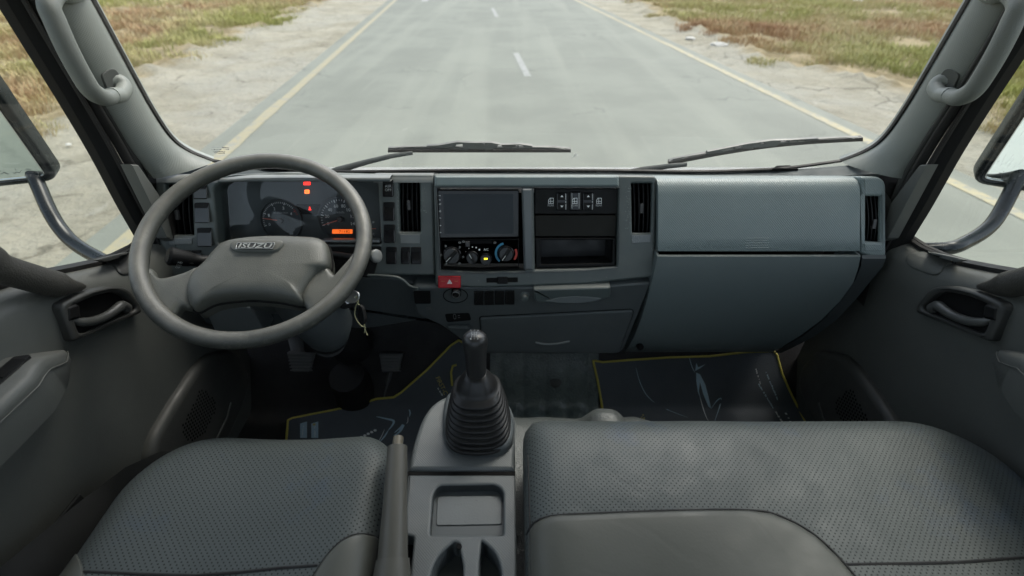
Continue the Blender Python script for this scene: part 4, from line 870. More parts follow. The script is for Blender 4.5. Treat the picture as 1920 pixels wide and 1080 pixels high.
mb = MB(); s2 = [lowrow(a, b, y, d, 8) for a, b, y, d in L2]; mb.grid(s2); mb.grid([[r[-1] + Vector((.0, .16, 0)) for r in s2], [r[-1] for r in s2]]); mb.f = [tuple(reversed(f)) for f in mb.f]; dpart('end_column_foot', 'dash_low', sm=60)(mb)
mb = MB(); mb.lathe(onY(1200, 650, .915), (0, -1, .3), [(.0085, -.01), (.0085, .004), (.006, .006)], 16); dpart('lid_bump_stop', 'matt')(mb)
# lower centre panel
lo = LOW.pxs([(772, 538), (780, 590), (830, 612), (900, 664), (1166, 664), (1222, 530), (1100, 538)])
mb = MB(); mb.prism(LOW, rnd(lo, [.01, .02, .02, .02, .02, .004, .004], 4), -.10, 0, .006, seg=3); dpart('lower_panel', 'dash_low')(mb)
mb = MB(); mb.prism(LOW, rnd(LOW.pxs([(1000, 541), (1003, 566), (1060, 570), (1110, 567), (1144, 556), (1145, 537)], .01), [.004, .01, .02, .02, .006, .003], 4), -.01, .014, .005, seg=3); at2 = dpart('ashtray', 'dash')(mb)
mb = MB(); mb.prism(LOW, rnd(LOW.pxs([(1020, 564.5), (1050, 568), (1085, 568.5), (1112, 565), (1130, 559.5), (1105, 556.5), (1075, 555.5), (1045, 558)], .014), .008, 4), .012, .0152, .001); ob('pull_recess', mb, M['dash_top'], at2)
dr = LOW.pxs([(900, 594), (906, 658), (1160, 660), (1186, 588), (1186, 580)])
mb = MB(); mb.prism(LOW, rnd(dr, [.006, .008, .008, .02, .008], 4), -.01, .006, .004, seg=3); d_ = dpart('drawer', 'dash_low')(mb)
mb = MB(); mb.prism(LOW, rnd(offs(ccw(rnd(dr, [.006, .008, .008, .02, .008], 4)), -.0022), 0), -.01, .0004, 0); ob('drawer_gap', mb, M['matt'], d_)
e = [LOW.pt(*LOW.px(x, y, .006), .006 + k) for x, y, k in ((1004, 642, -.001), (1020, 644, .002), (1045, 643, .0025), (1068, 640, -.001))]; mb = MB(); mb.tube(spline(e, 5), .003, 8); ob('finger_pull', mb, M['dash_top'], d_)
# cigarette lighter, blank switches, knob, cubby, bonnet release
mb = MB(); q = [LOW.px(854 + 22 * math.cos(a * .314), 554 - 13 * math.sin(a * .314)) for a in range(20)]; mb.pocket(LOW, q, -.002, .0012); mb.prism(LOW, offs(ccw(q), -.002), -.004, .0015, .001, holes=[ccw(q)]); cl = dpart('lighter_socket', 'black')(mb)
o_ = LOW.pt(*LOW.px(855, 551, .01), 0); mb = MB(); mb.lathe(o_, LOW.n, [(.0115, 0), (.0115, .010), (.0095, .013), (.009, .0132)], 24); ob('lighter', mb, M['gloss'], cl); mb = MB(); mb.lathe(o_ + LOW.n * .0132, LOW.n, [(.0088, 0), (.0092, .0012), (.0080, .0016), (.0076, .0005)], 24, False); ob('lighter_ring', mb, M['steel'], cl)
for k in range(4):
    mb = MB(); mb.prism(LOW, rnd(LOW.rect(889 + k * 19.4, 545.5 - k * .4, 906.5 + k * 19.4, 571 - k * .4), .0015), -.004, .0035, .0015); dpart('blank_switch', 'black')(mb)
o_ = LOW.pt(*LOW.px(984, 555, .0), 0); mb = MB(); mb.lathe(o_, (0, -1, .15), [(.012, 0), (.012, .002), (.008, .003), (.008, .012), (.0068, .015), (.003, .016)], 20); dpart('push_knob', 'dash')(mb)
mb = MB(); q = rnd(LOW.pxs([(775, 545), (778, 569), (808, 569), (807, 545)]), .004); mb.pocket(LOW, q, -.03, .0012); mb.f = mb.f; dpart('cubby', 'matt')(mb)
mb = MB(); mb.flat(LOW, q, .0008); dpart('cubby_face', 'matt')(mb)
textpx('lettering', 'OIL', LOW, 799, 576, 810, 581, .0008, M['dim_ink'], dash)
mb = MB(); q = rnd(LOW.pxs([(834, 588), (838, 604), (884, 600), (880, 586)]), .006); mb.flat(LOW, q, .0008); rc = dpart('release_recess', 'matt')(mb)
mb = MB(); mb.tube([LOW.pt(*LOW.px(842, 609), .006), LOW.pt(*LOW.px(880, 609), .008)], .006, 8, sq=.6); ob('release_lever', mb, M['dash_low'], rc); textpx('lettering', 'O =', LOW, 850, 588, 862, 599, .001, M['dim_ink'], rc)
# driver's knee panel: falls away below the column
KN = PL(V(-.4, .93, -.62), (1, 0, 0), (0, -.12, 1))
kp = KN.pxs([(296, 520), (300, 600), (420, 612), (560, 612), (690, 618), (760, 606), (800, 600), (838, 612), (816, 540), (740, 520)])
mb = MB(); mb.prism(KN, rnd(kp, [.004, .02, .02, .02, .03, .03, .02, .01, .01, .02], 4), -.06, .0, .008, seg=3); dpart('knee_panel', 'dash_low', sm=60)(mb)
mb = MB(); mb.prism(KN, rnd(KN.pxs([(380, 572), (405, 625), (500, 625), (468, 576)], .05), .004), -.01, .05, .003); dpart('fuse_cover', 'dash_top')(mb)
rows = [[onY(665 + 12 * i, 520 + 6 * i * 0, .925 + .0 * i) for i in range(3)]]
e = spline([onY(690, 516, .915), onY(745, 520, .908), onY(768, 536, .905), onY(784, 541, .897)], 6); mb = MB(); mb.tube(e, .0035, 8); dpart('panel_lip', 'dash')(mb)
# ------------------------------------------------------------------ instruments
CLP = FAS.off(-.055)
clu = thing('instrument_cluster', 'dark instrument cluster with rev counter, speedometer and lit warning lamps behind the wheel', 'instrument cluster', CLP.pt(-.4, -.1))
def cp(name, mb, mt, par=clu, sm=48): return ob(name, mb, M[mt], par, sm)
mb = MB(); mb.prism(CLP, CLP.pxs([(395, 330), (400, 480), (725, 480), (720, 330)]), -.02, 0, 0); cp('back_panel', mb, 'cluster')
def dial(name, cx, cy, rpx, ticks, nums, a0, a1, needle, labels, red=None):
    c = CLP.px(cx, cy); e = CLP.px(cx + rpx, cy); r = e[0] - c[0]; P = lambda a, rr: (c[0] + rr * math.cos(R(a)), c[1] + rr * math.sin(R(a)))
    mb = MB(); o_ = [P(i * 9, r) for i in range(40)]; mb.prism(CLP, o_, 0, .003, .001); d = cp(name, mb, 'dial')
    ri = [P(i * 9, r * 1.08) for i in range(40)]; mb = MB(); mb.prism(CLP, ri, 0, .006, .0015, holes=[[P(i * 9, r * .99) for i in range(40)]]); cp('dial_rim', mb, 'cluster', d)
    mb = MB(); mr = MB()
    for k in range(ticks + 1):
        a = a0 + (a1 - a0) * k / ticks; big = k % nums == 0; w = .0009 if big else .0005; i = .80 if big else .85
        p0, p1 = P(a, r * i), P(a, r * .93); dx, dy = -math.sin(R(a)) * w, math.cos(R(a)) * w
        (mr if red and k > red else mb).flat(CLP, [(p0[0] - dx, p0[1] - dy), (p1[0] - dx, p1[1] - dy), (p1[0] + dx, p1[1] + dy), (p0[0] + dx, p0[1] + dy)], .0034)
    cp('dial_ticks', mb, 'white', d, None)
    if red: cp('red_zone', mr, 'red_ink', d, None)
    for k, tx in enumerate(labels):
        a = a0 + (a1 - a0) * k * nums / ticks; q = P(a, r * .64); w = .0022 * len(tx) * r / .045; text('numeral', tx, CLP, (q[0] - w, q[1] - .0033 * r / .045, q[0] + w, q[1] + .0033 * r / .045), .0034, M['white'], d)
    t = P(needle, r * .88); s_ = P(needle, -r * .12); n_ = (-math.sin(R(needle)) * .0009, math.cos(R(needle)) * .0009)
    mb = MB(); mb.flat(CLP, [(c[0] - n_[0] * 1.5, c[1] - n_[1] * 1.5), (t[0] - n_[0] * .5, t[1] - n_[1] * .5), (t[0] + n_[0] * .5, t[1] + n_[1] * .5), (c[0] + n_[0] * 1.5, c[1] + n_[1] * 1.5)], .009); cp('needle', mb, 'needle', d, None)
    mb = MB(); mb.lathe(CLP.pt(*c, .003), CLP.n, [(r * .14, 0), (r * .14, .007), (r * .11, .009)], 20); cp('needle_hub', mb, 'dim_plastic', d)
    return d, c, r, P
d1, c1, r1, P1 = dial('rev_counter', 528.5, 413, 37, 32, 7, 196, 10, 172, [], None) if False else dial('rev_counter', 528.5, 413, 37, 30, 7, 198, 20, 172, ['0', '1', '2', '3', '4'], 26)
text('lettering', 'x1000r/min', CLP, (c1[0] - .016, c1[1] + .016, c1[0] + .018, c1[1] + .0205), .0034, M['grey_ink'], d1)
d2, c2, r2, P2 = dial('speedometer', 640, 411, 40, 28, 4, 198, -18, 197, ['0', '20', '40', '60', '80', '100', '120', '140'])
text('lettering', 'km/h', CLP, (c2[0] - .008, c2[1] + .014, c2[0] + .009, c2[1] + .0195), .0034, M['grey_ink'], d2)
mb = MB(); mb.flat(CLP, CLP.rect(623, 430, 661, 438, .004), .0045); lc = cp('odometer_display', mb, 'lcd', d2, None); textpx('lettering', '71182', CLP, 636, 431.5, 656, 436.5, .005, M['matt'], lc)
def lamp(x0, y0, x1, y1, mt, h=.003): mb = MB(); mb.prism(CLP, rnd(CLP.rect(x0, y0, x1, y1, h), .001), 0, h, .0005); return cp('warning_lamp', mb, mt)
l1 = lamp(571, 356, 579, 363, 'lamp_orange'); mb = MB(); q = CLP.px(575, 359.5, .003); mb.prism(CLP, [(q[0] + .0026 * math.cos(a * .785), q[1] + .0026 * math.sin(a * .785)) for a in range(8)], .003, .0034, 0, holes=[[(q[0] + .0016 * math.cos(a * .785), q[1] + .0016 * math.sin(a * .785)) for a in range(8)]]); cp('lamp_symbol', mb, 'lamp_red', l1, None)
red_reflection = lamp(569, 341, 581, 347, 'lamp_red')  # glowing patch painted for a red reflection at the cluster top
mb = MB(); q = CLP.px(581, 391, .003); mb.flat(CLP, [(q[0] - .0036, q[1] - .004), (q[0] - .0012, q[1] - .003), (q[0], q[1] - .0045), (q[0] + .0012, q[1] - .003), (q[0] + .0036, q[1] - .004), (q[0] + .001, q[1] + .001), (q[0] + .0013, q[1] + .004), (q[0] - .0013, q[1] + .004), (q[0] - .001, q[1] + .001)], .0034); cp('warning_lamp', mb, 'lamp_red', clu, None)
# small fuel and temperature gauge at the right
q = CLP.px(700, 432, .003); mb = MB(); mb.flat(CLP, CLP.rect(696, 428, 705, 429.2, .003), .0034); cp('gauge_bar', mb, 'needle', clu, None)
for tx, x0, y0, x1, y1 in (('F', 699, 415, 702, 419), ('C', 699, 437, 702, 441)): textpx('numeral', tx, CLP, x0, y0, x1, y1, .0034, M['white'], clu)
mb = MB(); mb.prism(CLP, rnd(CLP.rect(555, 383, 600, 402, .002), .002), 0, .002, .001); cp('lamp_bar', mb, 'black')
mb = MB(); mb.flat(FAS.off(-.028), rnd(FAS.pxs([(396, 338), (402, 462), (722, 462), (716, 338)], -.028), .004), 0); cp('lens', mb, 'lens')
# ------------------------------------------------------------------ touchscreen stereo
hu = thing('touchscreen_stereo', 'black touchscreen stereo with a dark display above the climate knobs', 'car stereo', FAS.pt(-.07, -.07))
mb = MB(); mb.prism(FAS, rnd(FAS.pxs([(820, 356), (824, 447), (973, 445), (973, 356)], .010), .003), -.04, .0105, .002, seg=3); ob('bezel', mb, M['gloss'], hu)
mb = MB(); mb.flat(FAS, rnd(FAS.pxs([(831, 364), (834, 438), (963, 438), (962, 364)], .0105), .001), .0110); ob('display', mb, M['screen'], hu, None)
for k, y in enumerate((367, 375, 382.5, 396, 409, 423, 436)):
    a = FAS.px(824.5 + k * .25, y, .0105); mb = MB()
    if k in (2, 3): mb.prism(FAS, [(a[0] + .002 * math.cos(i * .6283), a[1] + .002 * math.sin(i * .6283)) for i in range(10)], .0105, .0109, 0, holes=[[(a[0] + .0013 * math.cos(i * .6283), a[1] + .0013 * math.sin(i * .6283)) for i in range(10)]])
    elif k == 4: mb.flat(FAS, [(a[0] - .002, a[1] + .001), (a[0] + .001, a[1] + .001), (a[0] + .002, a[1]), (a[0] + .001, a[1] - .0015), (a[0] + .001, a[1]), (a[0] - .002, a[1])], .0109)
    else: mb.flat(FAS, [(a[0] - .002, a[1] - .0004), (a[0] + .002, a[1] - .0004), (a[0] + .002, a[1] + .0004), (a[0] - .002, a[1] + .0004)], .0109); mb.flat(FAS, [(a[0] - .0004, a[1] - .0014), (a[0] + .0004, a[1] - .0014), (a[0] + .0004, a[1] + .0014), (a[0] - .0004, a[1] + .0014)] if k > 4 else [(a[0] - .001, a[1] + .001), (a[0] + .001, a[1] + .001), (a[0] + .001, a[1] + .0014), (a[0] - .001, a[1] + .0014)], .01095)
    ob('touch_key', mb, M['white'], hu, None)
# ------------------------------------------------------------------ climate controls
cc = thing('climate_controls', 'black heater panel with three dials, yellow lit A/C button and blue to red scale', 'climate controls', FAS.pt(-.07, -.15))
mb = MB(); mb.prism(FAS, rnd(FAS.pxs([(824, 449), (828, 505), (900, 508), (973, 505), (973, 448)], .008), .002), -.03, .008, .0015); ob('panel', mb, M['black'], cc)
def knob(x, y, rp, ang, nm='control_knob', ptr=True):
    c = FAS.px(x, y, .008); r = FAS.px(x + rp, y, .008)[0] - c[0]; o_ = FAS.pt(*c, .008)
    mb = MB(); mb.lathe(o_, FAS.n, [(r, 0), (r, .003), (r * .92, .004), (r * .9, .013), (r * .82, .015)], 28); k = ob(nm, mb, M['gloss'], cc)
    if ptr:
        u = FAS.u * math.cos(R(ang)) + FAS.v * math.sin(R(ang)); mb = MB(); w = PL(o_ + FAS.n * .0150, u, FAS.n.cross(u)); mb.box((0, 0, 0), r * 1.7, r * .42, .007, .0015, w); ob('knob_ridge', mb, M['black'], k)
        mb = MB(); mb.flat(w, [(r * .1, -.0006), (r * .80, -.0006), (r * .80, .0006), (r * .1, .0006)], .0072); ob('pointer', mb, M['white'], k, None)
    return k, c, r, o_
k1, c_, r_, _ = knob(848, 478, 17, 225)
mb = MB(); q = lambda a, f: (c_[0] + r_ * f * math.cos(R(a)), c_[1] + r_ * f * math.sin(R(a)))
for a in (235, 180, 125, 45, -10, -50): p_ = q(a, 1.22); mb.prism(FAS, [(p_[0] + .0022 * math.cos(i * .785), p_[1] + .0022 * math.sin(i * .785)) for i in range(8)], .008, .0084, 0, holes=[[(p_[0] + .0013 * math.cos(i * .785), p_[1] + .0013 * math.sin(i * .785)) for i in range(8)]]); mb.flat(FAS, [(p_[0] - .003, p_[1] - .003), (p_[0] - .0005, p_[1] - .0032), (p_[0] - .0005, p_[1] - .0028), (p_[0] - .003, p_[1] - .0026)], .0084)
ob('airflow_marks', mb, M['grey_ink'], cc, None)
mb = MB()
for pts in ([(838, 487), (851, 462.5), (852, 463.3), (839, 488)], [(851, 462.5), (860, 473), (859, 474), (851, 464)]): mb.flat(FAS, [FAS.px(x, y, .0245) for x, y in pts], .0246)
k2, c_, r_, _ = knob(886, 482, 12, 118)
mb = MB()
for i, a in enumerate((150, 120, 95, 70, 45)): p_ = (c_[0] + r_ * 1.35 * math.cos(R(a)) + .002, c_[1] + r_ * 1.45 * math.sin(R(a)) + .002); rr = .0008 + .00035 * i; mb.flat(FAS, [(p_[0] + rr * math.cos(j * .785), p_[1] + rr * math.sin(j * .785)) for j in range(8)], .0084)
ob('fan_marks', mb, M['white'], cc, None)
k3, c_, r_, o_ = knob(911.5, 485, 11.5, 0, 'ac_button', False); mb = MB(); mb.flat(FAS, rnd([(c_[0] - .0038, c_[1] + .001), (c_[0] + .0038, c_[1] + .001), (c_[0] + .0038, c_[1] + .0045), (c_[0] - .0038, c_[1] + .0045)], .001), .0236); ob('lit_mark', mb, M['lamp_yellow'], k3, None)
textpx('lettering', 'A/C', FAS, 907, 465.5, 916, 470, .0084, M['white'], cc)
k4, c_, r_, _ = knob(949, 475, 15, 235)
for a0, a1, mt in ((232, 105, 'blue_ink'), (25, -38, 'red_ink')):
    mb = MB(); nn = 14; ar = [a0 + (a1 - a0) * i / nn for i in range(nn + 1)]
    mb.flat(FAS, [(c_[0] + r_ * 1.15 * math.cos(R(a)), c_[1] + r_ * 1.15 * math.sin(R(a))) for a in ar] + [(c_[0] + r_ * 1.42 * math.cos(R(a)), c_[1] + r_ * 1.42 * math.sin(R(a))) for a in reversed(ar)], .0084); ob('temperature_scale', mb, M[mt], cc, None)
mb = MB(); mb.prism(FAS, rnd(FAS.rect(865, 451, 922, 457, .008), .001), .006, .0084, .0003); sl = ob('recirculation_slot', mb, M['matt'], cc)
mb = MB(); mb.prism(FAS, rnd(FAS.rect(873, 452, 881, 462, .009), .001), .006, .018, .002); ob('recirculation_slider', mb, M['dim_plastic'], sl)
mb = MB()
for x, y in ((869, 453), (928, 455), (862, 455)): p_ = FAS.px(x, y, .008); mb.prism(FAS, [(p_[0] + .003 * math.cos(j * .785), p_[1] + .002 * math.sin(j * .785)) for j in range(8)], .008, .0085, 0, holes=[[(p_[0] + .002 * math.cos(j * .785), p_[1] + .0012 * math.sin(j * .785)) for j in range(8)]])
ob('airflow_marks', mb, M['grey_ink'], cc, None)

# chipped and dusty spots beside the vents
rg = random.Random(12); mb = MB()
for x0, y0, x1, y1, k in ((1172, 345, 1184, 430, 70), (744, 350, 749, 435, 34), (789, 348, 800, 400, 34), (1184, 441, 1200, 455, 30), (1221, 400, 1226, 470, 14), (830, 518, 1200, 535, 16), (318, 446, 360, 458, 16)):
    for _ in range(k):
        x, y = rg.uniform(x0, x1), rg.uniform(y0, y1); h_ = .0125 if x > 812 else .0003
        if y > 440 and x > 1180 and x < 1202: h_ = .0148
        if x < 370: h_ = .0024
        q = FAS.px(x, y, h_); r_ = rg.uniform(.0004, .0011); mb.flat(FAS, [(q[0] + r_ * rg.uniform(.5, 1.2) * math.cos(i * 1.26), q[1] + r_ * rg.uniform(.4, 1.2) * math.sin(i * 1.26)) for i in range(5)], h_)
sc_ = ob('scuff_marks', mb, M['scuff'], dash, 0); tag(sc_, kind='stuff')
# ------------------------------------------------------------------ steering wheel
WC = EYE + ray(480.6, 453.9) * .918; PHI, PSI = R(62), R(12.5)      # the wheel is tilted and turned a little to the right
WN = Vector((math.sin(PSI) * math.cos(PHI), -math.cos(PSI) * math.cos(PHI), math.sin(PHI))); WU = Vector((math.cos(PSI), math.sin(PSI), 0))
WP = PL(WC, WU, WN.cross(WU))
sw_ = thing('steering_wheel', 'worn grey two spoke steering wheel with padded hub and chrome lettering', 'steering wheel', WC)
N = 96; RR = .2; mb = MB(); rs = []
for i in range(N):
    a = 2 * math.pi * i / N; c = WP.pt(RR * math.cos(a), RR * math.sin(a)); o_ = WP.u * math.cos(a) + WP.v * math.sin(a)
    rs.append([c + o_ * (.0155 * math.cos(q)) + WP.n * (.0165 * math.sin(q) + (.0012 * abs(math.sin(14 * a)) if math.sin(q) < -.3 else 0)) for q in [2 * math.pi * k / 16 for k in range(16)]])
mb.rings(rs, True, loop=True); ob('rim', mb, M['wheel'], sw_, 80)
HP = WP.off(-.012)
hubpx = [(343, 552), (341, 532), (352, 506), (375, 484), (393, 462), (412, 446), (446, 438), (503, 434), (575, 436), (601, 441), (612, 455), (614, 490), (594, 502), (576, 523), (562, 546), (560, 561), (515, 553), (455, 549), (393, 556), (356, 572)]
def crown(pl, poly, prof, dome=.0012, scale=False):
    """a padded form: the outline shrinks and rises along prof [(inset, height)]"""
    m_ = MB(); poly = ccw(poly); rr_ = []
    c0 = Vector(((min(p[0] for p in poly) + max(p[0] for p in poly)) / 2, (min(p[1] for p in poly) + max(p[1] for p in poly)) / 2)); hx, hy = max(abs(p[0] - c0.x) for p in poly), max(abs(p[1] - c0.y) for p in poly)
    def sh(d):
        if not scale: return offs(poly, d)
        return [(c0.x + (x - c0.x) * (1 - d / hx), c0.y + (y - c0.y) * (1 - d / hy)) for x, y in poly]
    for d, h in prof: rr_.append([pl.pt(x, y, h) for x, y in sh(d)])
    m_.rings(rr_); base = sh(prof[-1][0]); c = c0 if scale else sum((Vector(p) for p in base), Vector((0, 0))) / len(poly); hh = prof[-1][1]; last = None
    for k, f in enumerate((1, .75, .5, .25)):
        ring = [pl.pt(c.x + (x - c.x) * f, c.y + (y - c.y) * f, hh + dome * (1 - f * f)) for x, y in base]
        if last: m_.rings([last, ring])
        last = ring
    m_.add(last + [pl.pt(c.x, c.y, hh + dome)], [(i, (i + 1) % len(last), len(last)) for i in range(len(last))]); return m_
def smoothpoly(p, n=5, step=None):
    q = spline([p[-1]] + p + [p[0], p[1]], n); q = q[n:-n - 1 + 0]; return [tuple(x) for x in q[:len(p) * n]]
hub = smoothpoly([HP.px(x, y, .028) for x, y in hubpx])
ob('hub_pad', crown(HP, hub, [(0, -.03), (0, .004), (.001, .012), (.005, .020), (.013, .0255), (.024, .0285), (.034, .0295)], .001, True), M['hub'], sw_, 80)
mb = MB(); e = [HP.pt(*q, -.004) for q in offs(ccw(hub), -.0012)]; mb.tube(e, .0022, 6, True); ob('hub_gap', mb, M['matt'], sw_)
spk = WP.off(-.008)
for name, pts in (('spoke', [(374, 500), (340, 509), (305, 518), (288, 514), (280, 500), (264, 508), (262, 545), (284, 583), (308, 603), (325, 588), (337, 574), (358, 570)]), ('spoke', [(604, 490), (616, 500), (627, 512), (640, 505), (660, 472), (674, 482), (664, 520), (642, 558), (602, 590), (580, 590), (571, 573), (561, 556), (574, 524)])):
    q = smoothpoly([spk.px(x, y, .008) for x, y in pts], 4); ob(name, crown(spk, q, [(.0, -.012), (0, -.002), (.002, .004), (.006, .008)]), M['hub'], sw_, 80)
# emblem plate with the maker's lettering
EP = HP.off(.034); q = [EP.px(x, y) for x, y in ((434, 455), (440, 450), (525, 450), (529, 455), (520, 468), (512, 471), (440, 471), (434, 468))]
ob('emblem_plate', crown(HP, smoothpoly([HP.px(x, y, .033) for x, y in ((432, 462), (440, 451), (480, 449), (524, 451), (530, 458), (516, 470), (480, 472), (444, 471))], 4), [(-.002, .024), (0, .0335), (.002, .0345)], .0005, True), M['hub'], sw_, 80)
E0 = HP.off(.0375)
q = [E0.px(x, y) for x, y in ((442, 467.5), (445, 456), (516, 456), (512, 467.5))]; fr = rnd(ccw(q), .0015)
mb = MB(); mb.prism(E0, fr, -.002, .0022, .0004, holes=[offs(ccw(fr), .0012)]); em = ob('emblem_frame', mb, M['chrome'], sw_)
mb = MB(); mb.flat(E0, fr, .0009); ob('emblem_ground', mb, M['dim_plastic'], em, None)
pa, pb, pc_ = (E0.pt(*E0.px(x, y)) for x, y in ((447, 466), (510, 466), (447, 457.6))); ET = PL(pa, pb - pa, pc_ - pa)
text('emblem_lettering', 'ISUZU', ET, (0, 0, (pb - pa).length, (pc_ - pa).dot(ET.v)), .0009, M['letter'], em, .0018, .2)
# ------------------------------------------------------------------ steering column
colm = thing('steering_column', 'dark steering column shroud with two stalks and a ribbed boot under the wheel', 'steering column', WC - WP.n * .1)
ax = WP.n
mb = MB(); sec = []
for h, w, dn, up in ((-.045, .06, .05, .035), (-.06, .075, .065, .045), (-.11, .08, .075, .05), (-.17, .075, .07, .05), (-.20, .066, .06, .045)):
    sec.append([WC + ax * h + WP.u * (w * c_) + WP.v * ((up if s_ > 0 else dn) * s_ - .0) for c_, s_ in [((abs(math.cos(t)) ** .6) * (1 if math.cos(t) > 0 else -1), (abs(math.sin(t)) ** .6) * (1 if math.sin(t) > 0 else -1)) for t in [2 * math.pi * k / 32 for k in range(32)]]])
mb.rings(sec, True, True, True); mb.f = [tuple(reversed(f)) for f in mb.f]; ob('column_shroud', mb, M['dash_low'], colm, 60)
# lower cover reaching down to the ribbed boot
b0 = onZ(612, 610, -.72); b1 = onZ(618, 652, -.86); mb = MB(); mb.tube([WC - ax * .12 + WP.u * .03, b0.lerp(WC - ax * .12 + WP.u * .03, .35), b0, b1.lerp(b0, .75)], [.075, .070, .060, .052], 20); ob('lower_cover', mb, M['dash_low'], colm, 60)
axb = (b1 - b0).normalized(); prof = [(.03, -.05)]
for k in range(7): prof += [(.049 - .0015 * k, .0085 * k), (.041 - .0015 * k, .0085 * k + .0045)]
mb = MB(); mb.lathe(b0.lerp(b1, .42), axb, prof, 32); ob('ribbed_boot', mb, M['boot'], colm, 30)
c0 = onZ(640, 672, -.92); mb = MB(); mb.lathe(c0 + Vector((0, .05, .08)), Vector((0, .35, -1)), [(.05, -.02), (.062, 0), (.064, .10), (.058, .13), (.02, .13)], 28); ob('floor_boot', mb, M['boot'], colm)
c1 = onZ(668, 735, -1.07); mb = MB(); mb.lathe(c1 + Vector((-.02, .03, 0)), Vector((0, .35, -1)), [(.05, -.06), (.055, -.02), (.062, .02), (.070, .06)], 24); ob('floor_flange', mb, M['rubber'], colm)
# stalks
s0 = onY(380, 490, .83); s1 = onY(318, 480, .80); mb = MB(); mb.tube([s0 + Vector((.06, .03, -.01)), s0, s0.lerp(s1, .35), s0.lerp(s1, .42), s1, s1 + (s1 - s0).normalized() * .004], [.010, .0125, .014, .0155, .0185, .014], 16); stk = ob('light_stalk', mb, M['black'], colm, 40)
d_ = (s1 - s0).normalized(); SPn = PL(s0.lerp(s1, .7) , d_ * -1, Vector((0, -.35, 1))); SPn = PL(SPn.o + SPn.n * .0178, SPn.u, SPn.v)
for k, (tx, ax_) in enumerate((('=D', .004), ('DO', -.003), ('OF', -.010))): text('stalk_marking', tx, SPn, (-.006, ax_ - .002, .002, ax_ + .0025), .0005, M['white'], stk)
text('stalk_marking', '-O-', SPn, (.014, .004, .022, .0075), -.001, M['grey_ink'], stk)
s0 = onY(660, 484, .86); s1 = onY(706, 480, .82); mb = MB(); mb.tube([s0 + Vector((-.07, .02, 0)), s0, s0.lerp(s1, .75), s0.lerp(s1, .8), s1], [.008, .009, .010, .0135, .0135], 16); st2 = ob('wiper_stalk', mb, M['black'], colm, 40)
mb = MB(); mb.lathe(s1, (s1 - s0), [(.0137, -.004), (.0137, .001), (.0115, .003), (.004, .0035)], 20); ob('stalk_end', mb, M['vent_metal'], st2)
# ignition lock, key and its string
ig = onY(650, 566, .80); mb = MB(); mb.lathe(ig + Vector((-.02, .045, -.02)), Vector((.35, -.9, .3)), [(.022, -.02), (.022, .02), (.019, .026), (.010, .027)], 20); ob('ignition_lock', mb, M['black'], colm)
key = thing('ignition_key', 'silver ignition key with knotted yellow string and black fob hanging from the lock', 'key', onY(662, 560, .745))
KP = PL(onY(662, 560, .745), (1, -.35, .12), (-.05, .5, 1)); q = KP.pxs([(x + 9, y) for x, y in ((636, 566), (646, 548), (656, 544), (665, 550), (665, 560), (656, 568), (645, 568))])
mb = MB(); hl = KP.pxs([(666, 557), (669, 554), (670.5, 556), (667, 559.5)]); mb.prism(KP, rnd(ccw(q), .004, 4), -.0012, .0016, .001, holes=[rnd(ccw(hl), .001, 2)], back=True); ob('key_bow', mb, M['key'], key)
mb = MB(); mb.tube([KP.pt(*KP.px(652, 566)), ig + Vector((-.008, .025, -.008))], .004, 6); ob('key_blade', mb, M['steel'], key)
K = lambda x, y, d=.745: onY(x + 9, y, d)
mb = MB(); mb.tube(spline([K(659, 557, .742), K(663, 565), K(658, 575), K(656, 590), K(661, 602), K(670, 612), K(674, 610), K(673, 603), K(675, 612), K(677, 622), K(680, 628)], 5), .0011, 6); mb.tube(spline([K(659, 556, .742), K(661, 568), K(667, 573), K(670, 578)], 4), .0010, 6); mb.tube(spline([K(674, 610), K(675, 618), K(674, 624)], 3), .0010, 6)
ob('key_string', mb, M['string'], key)
mb = MB(); q = KP.pxs([(673, 570), (680, 579), (684, 600), (681, 610), (674, 608), (669, 590)], -.004); mb.prism(KP, rnd(ccw(q), .005, 4), -.012, -.004, .002, back=True); ob('key_fob', mb, M['black'], key)
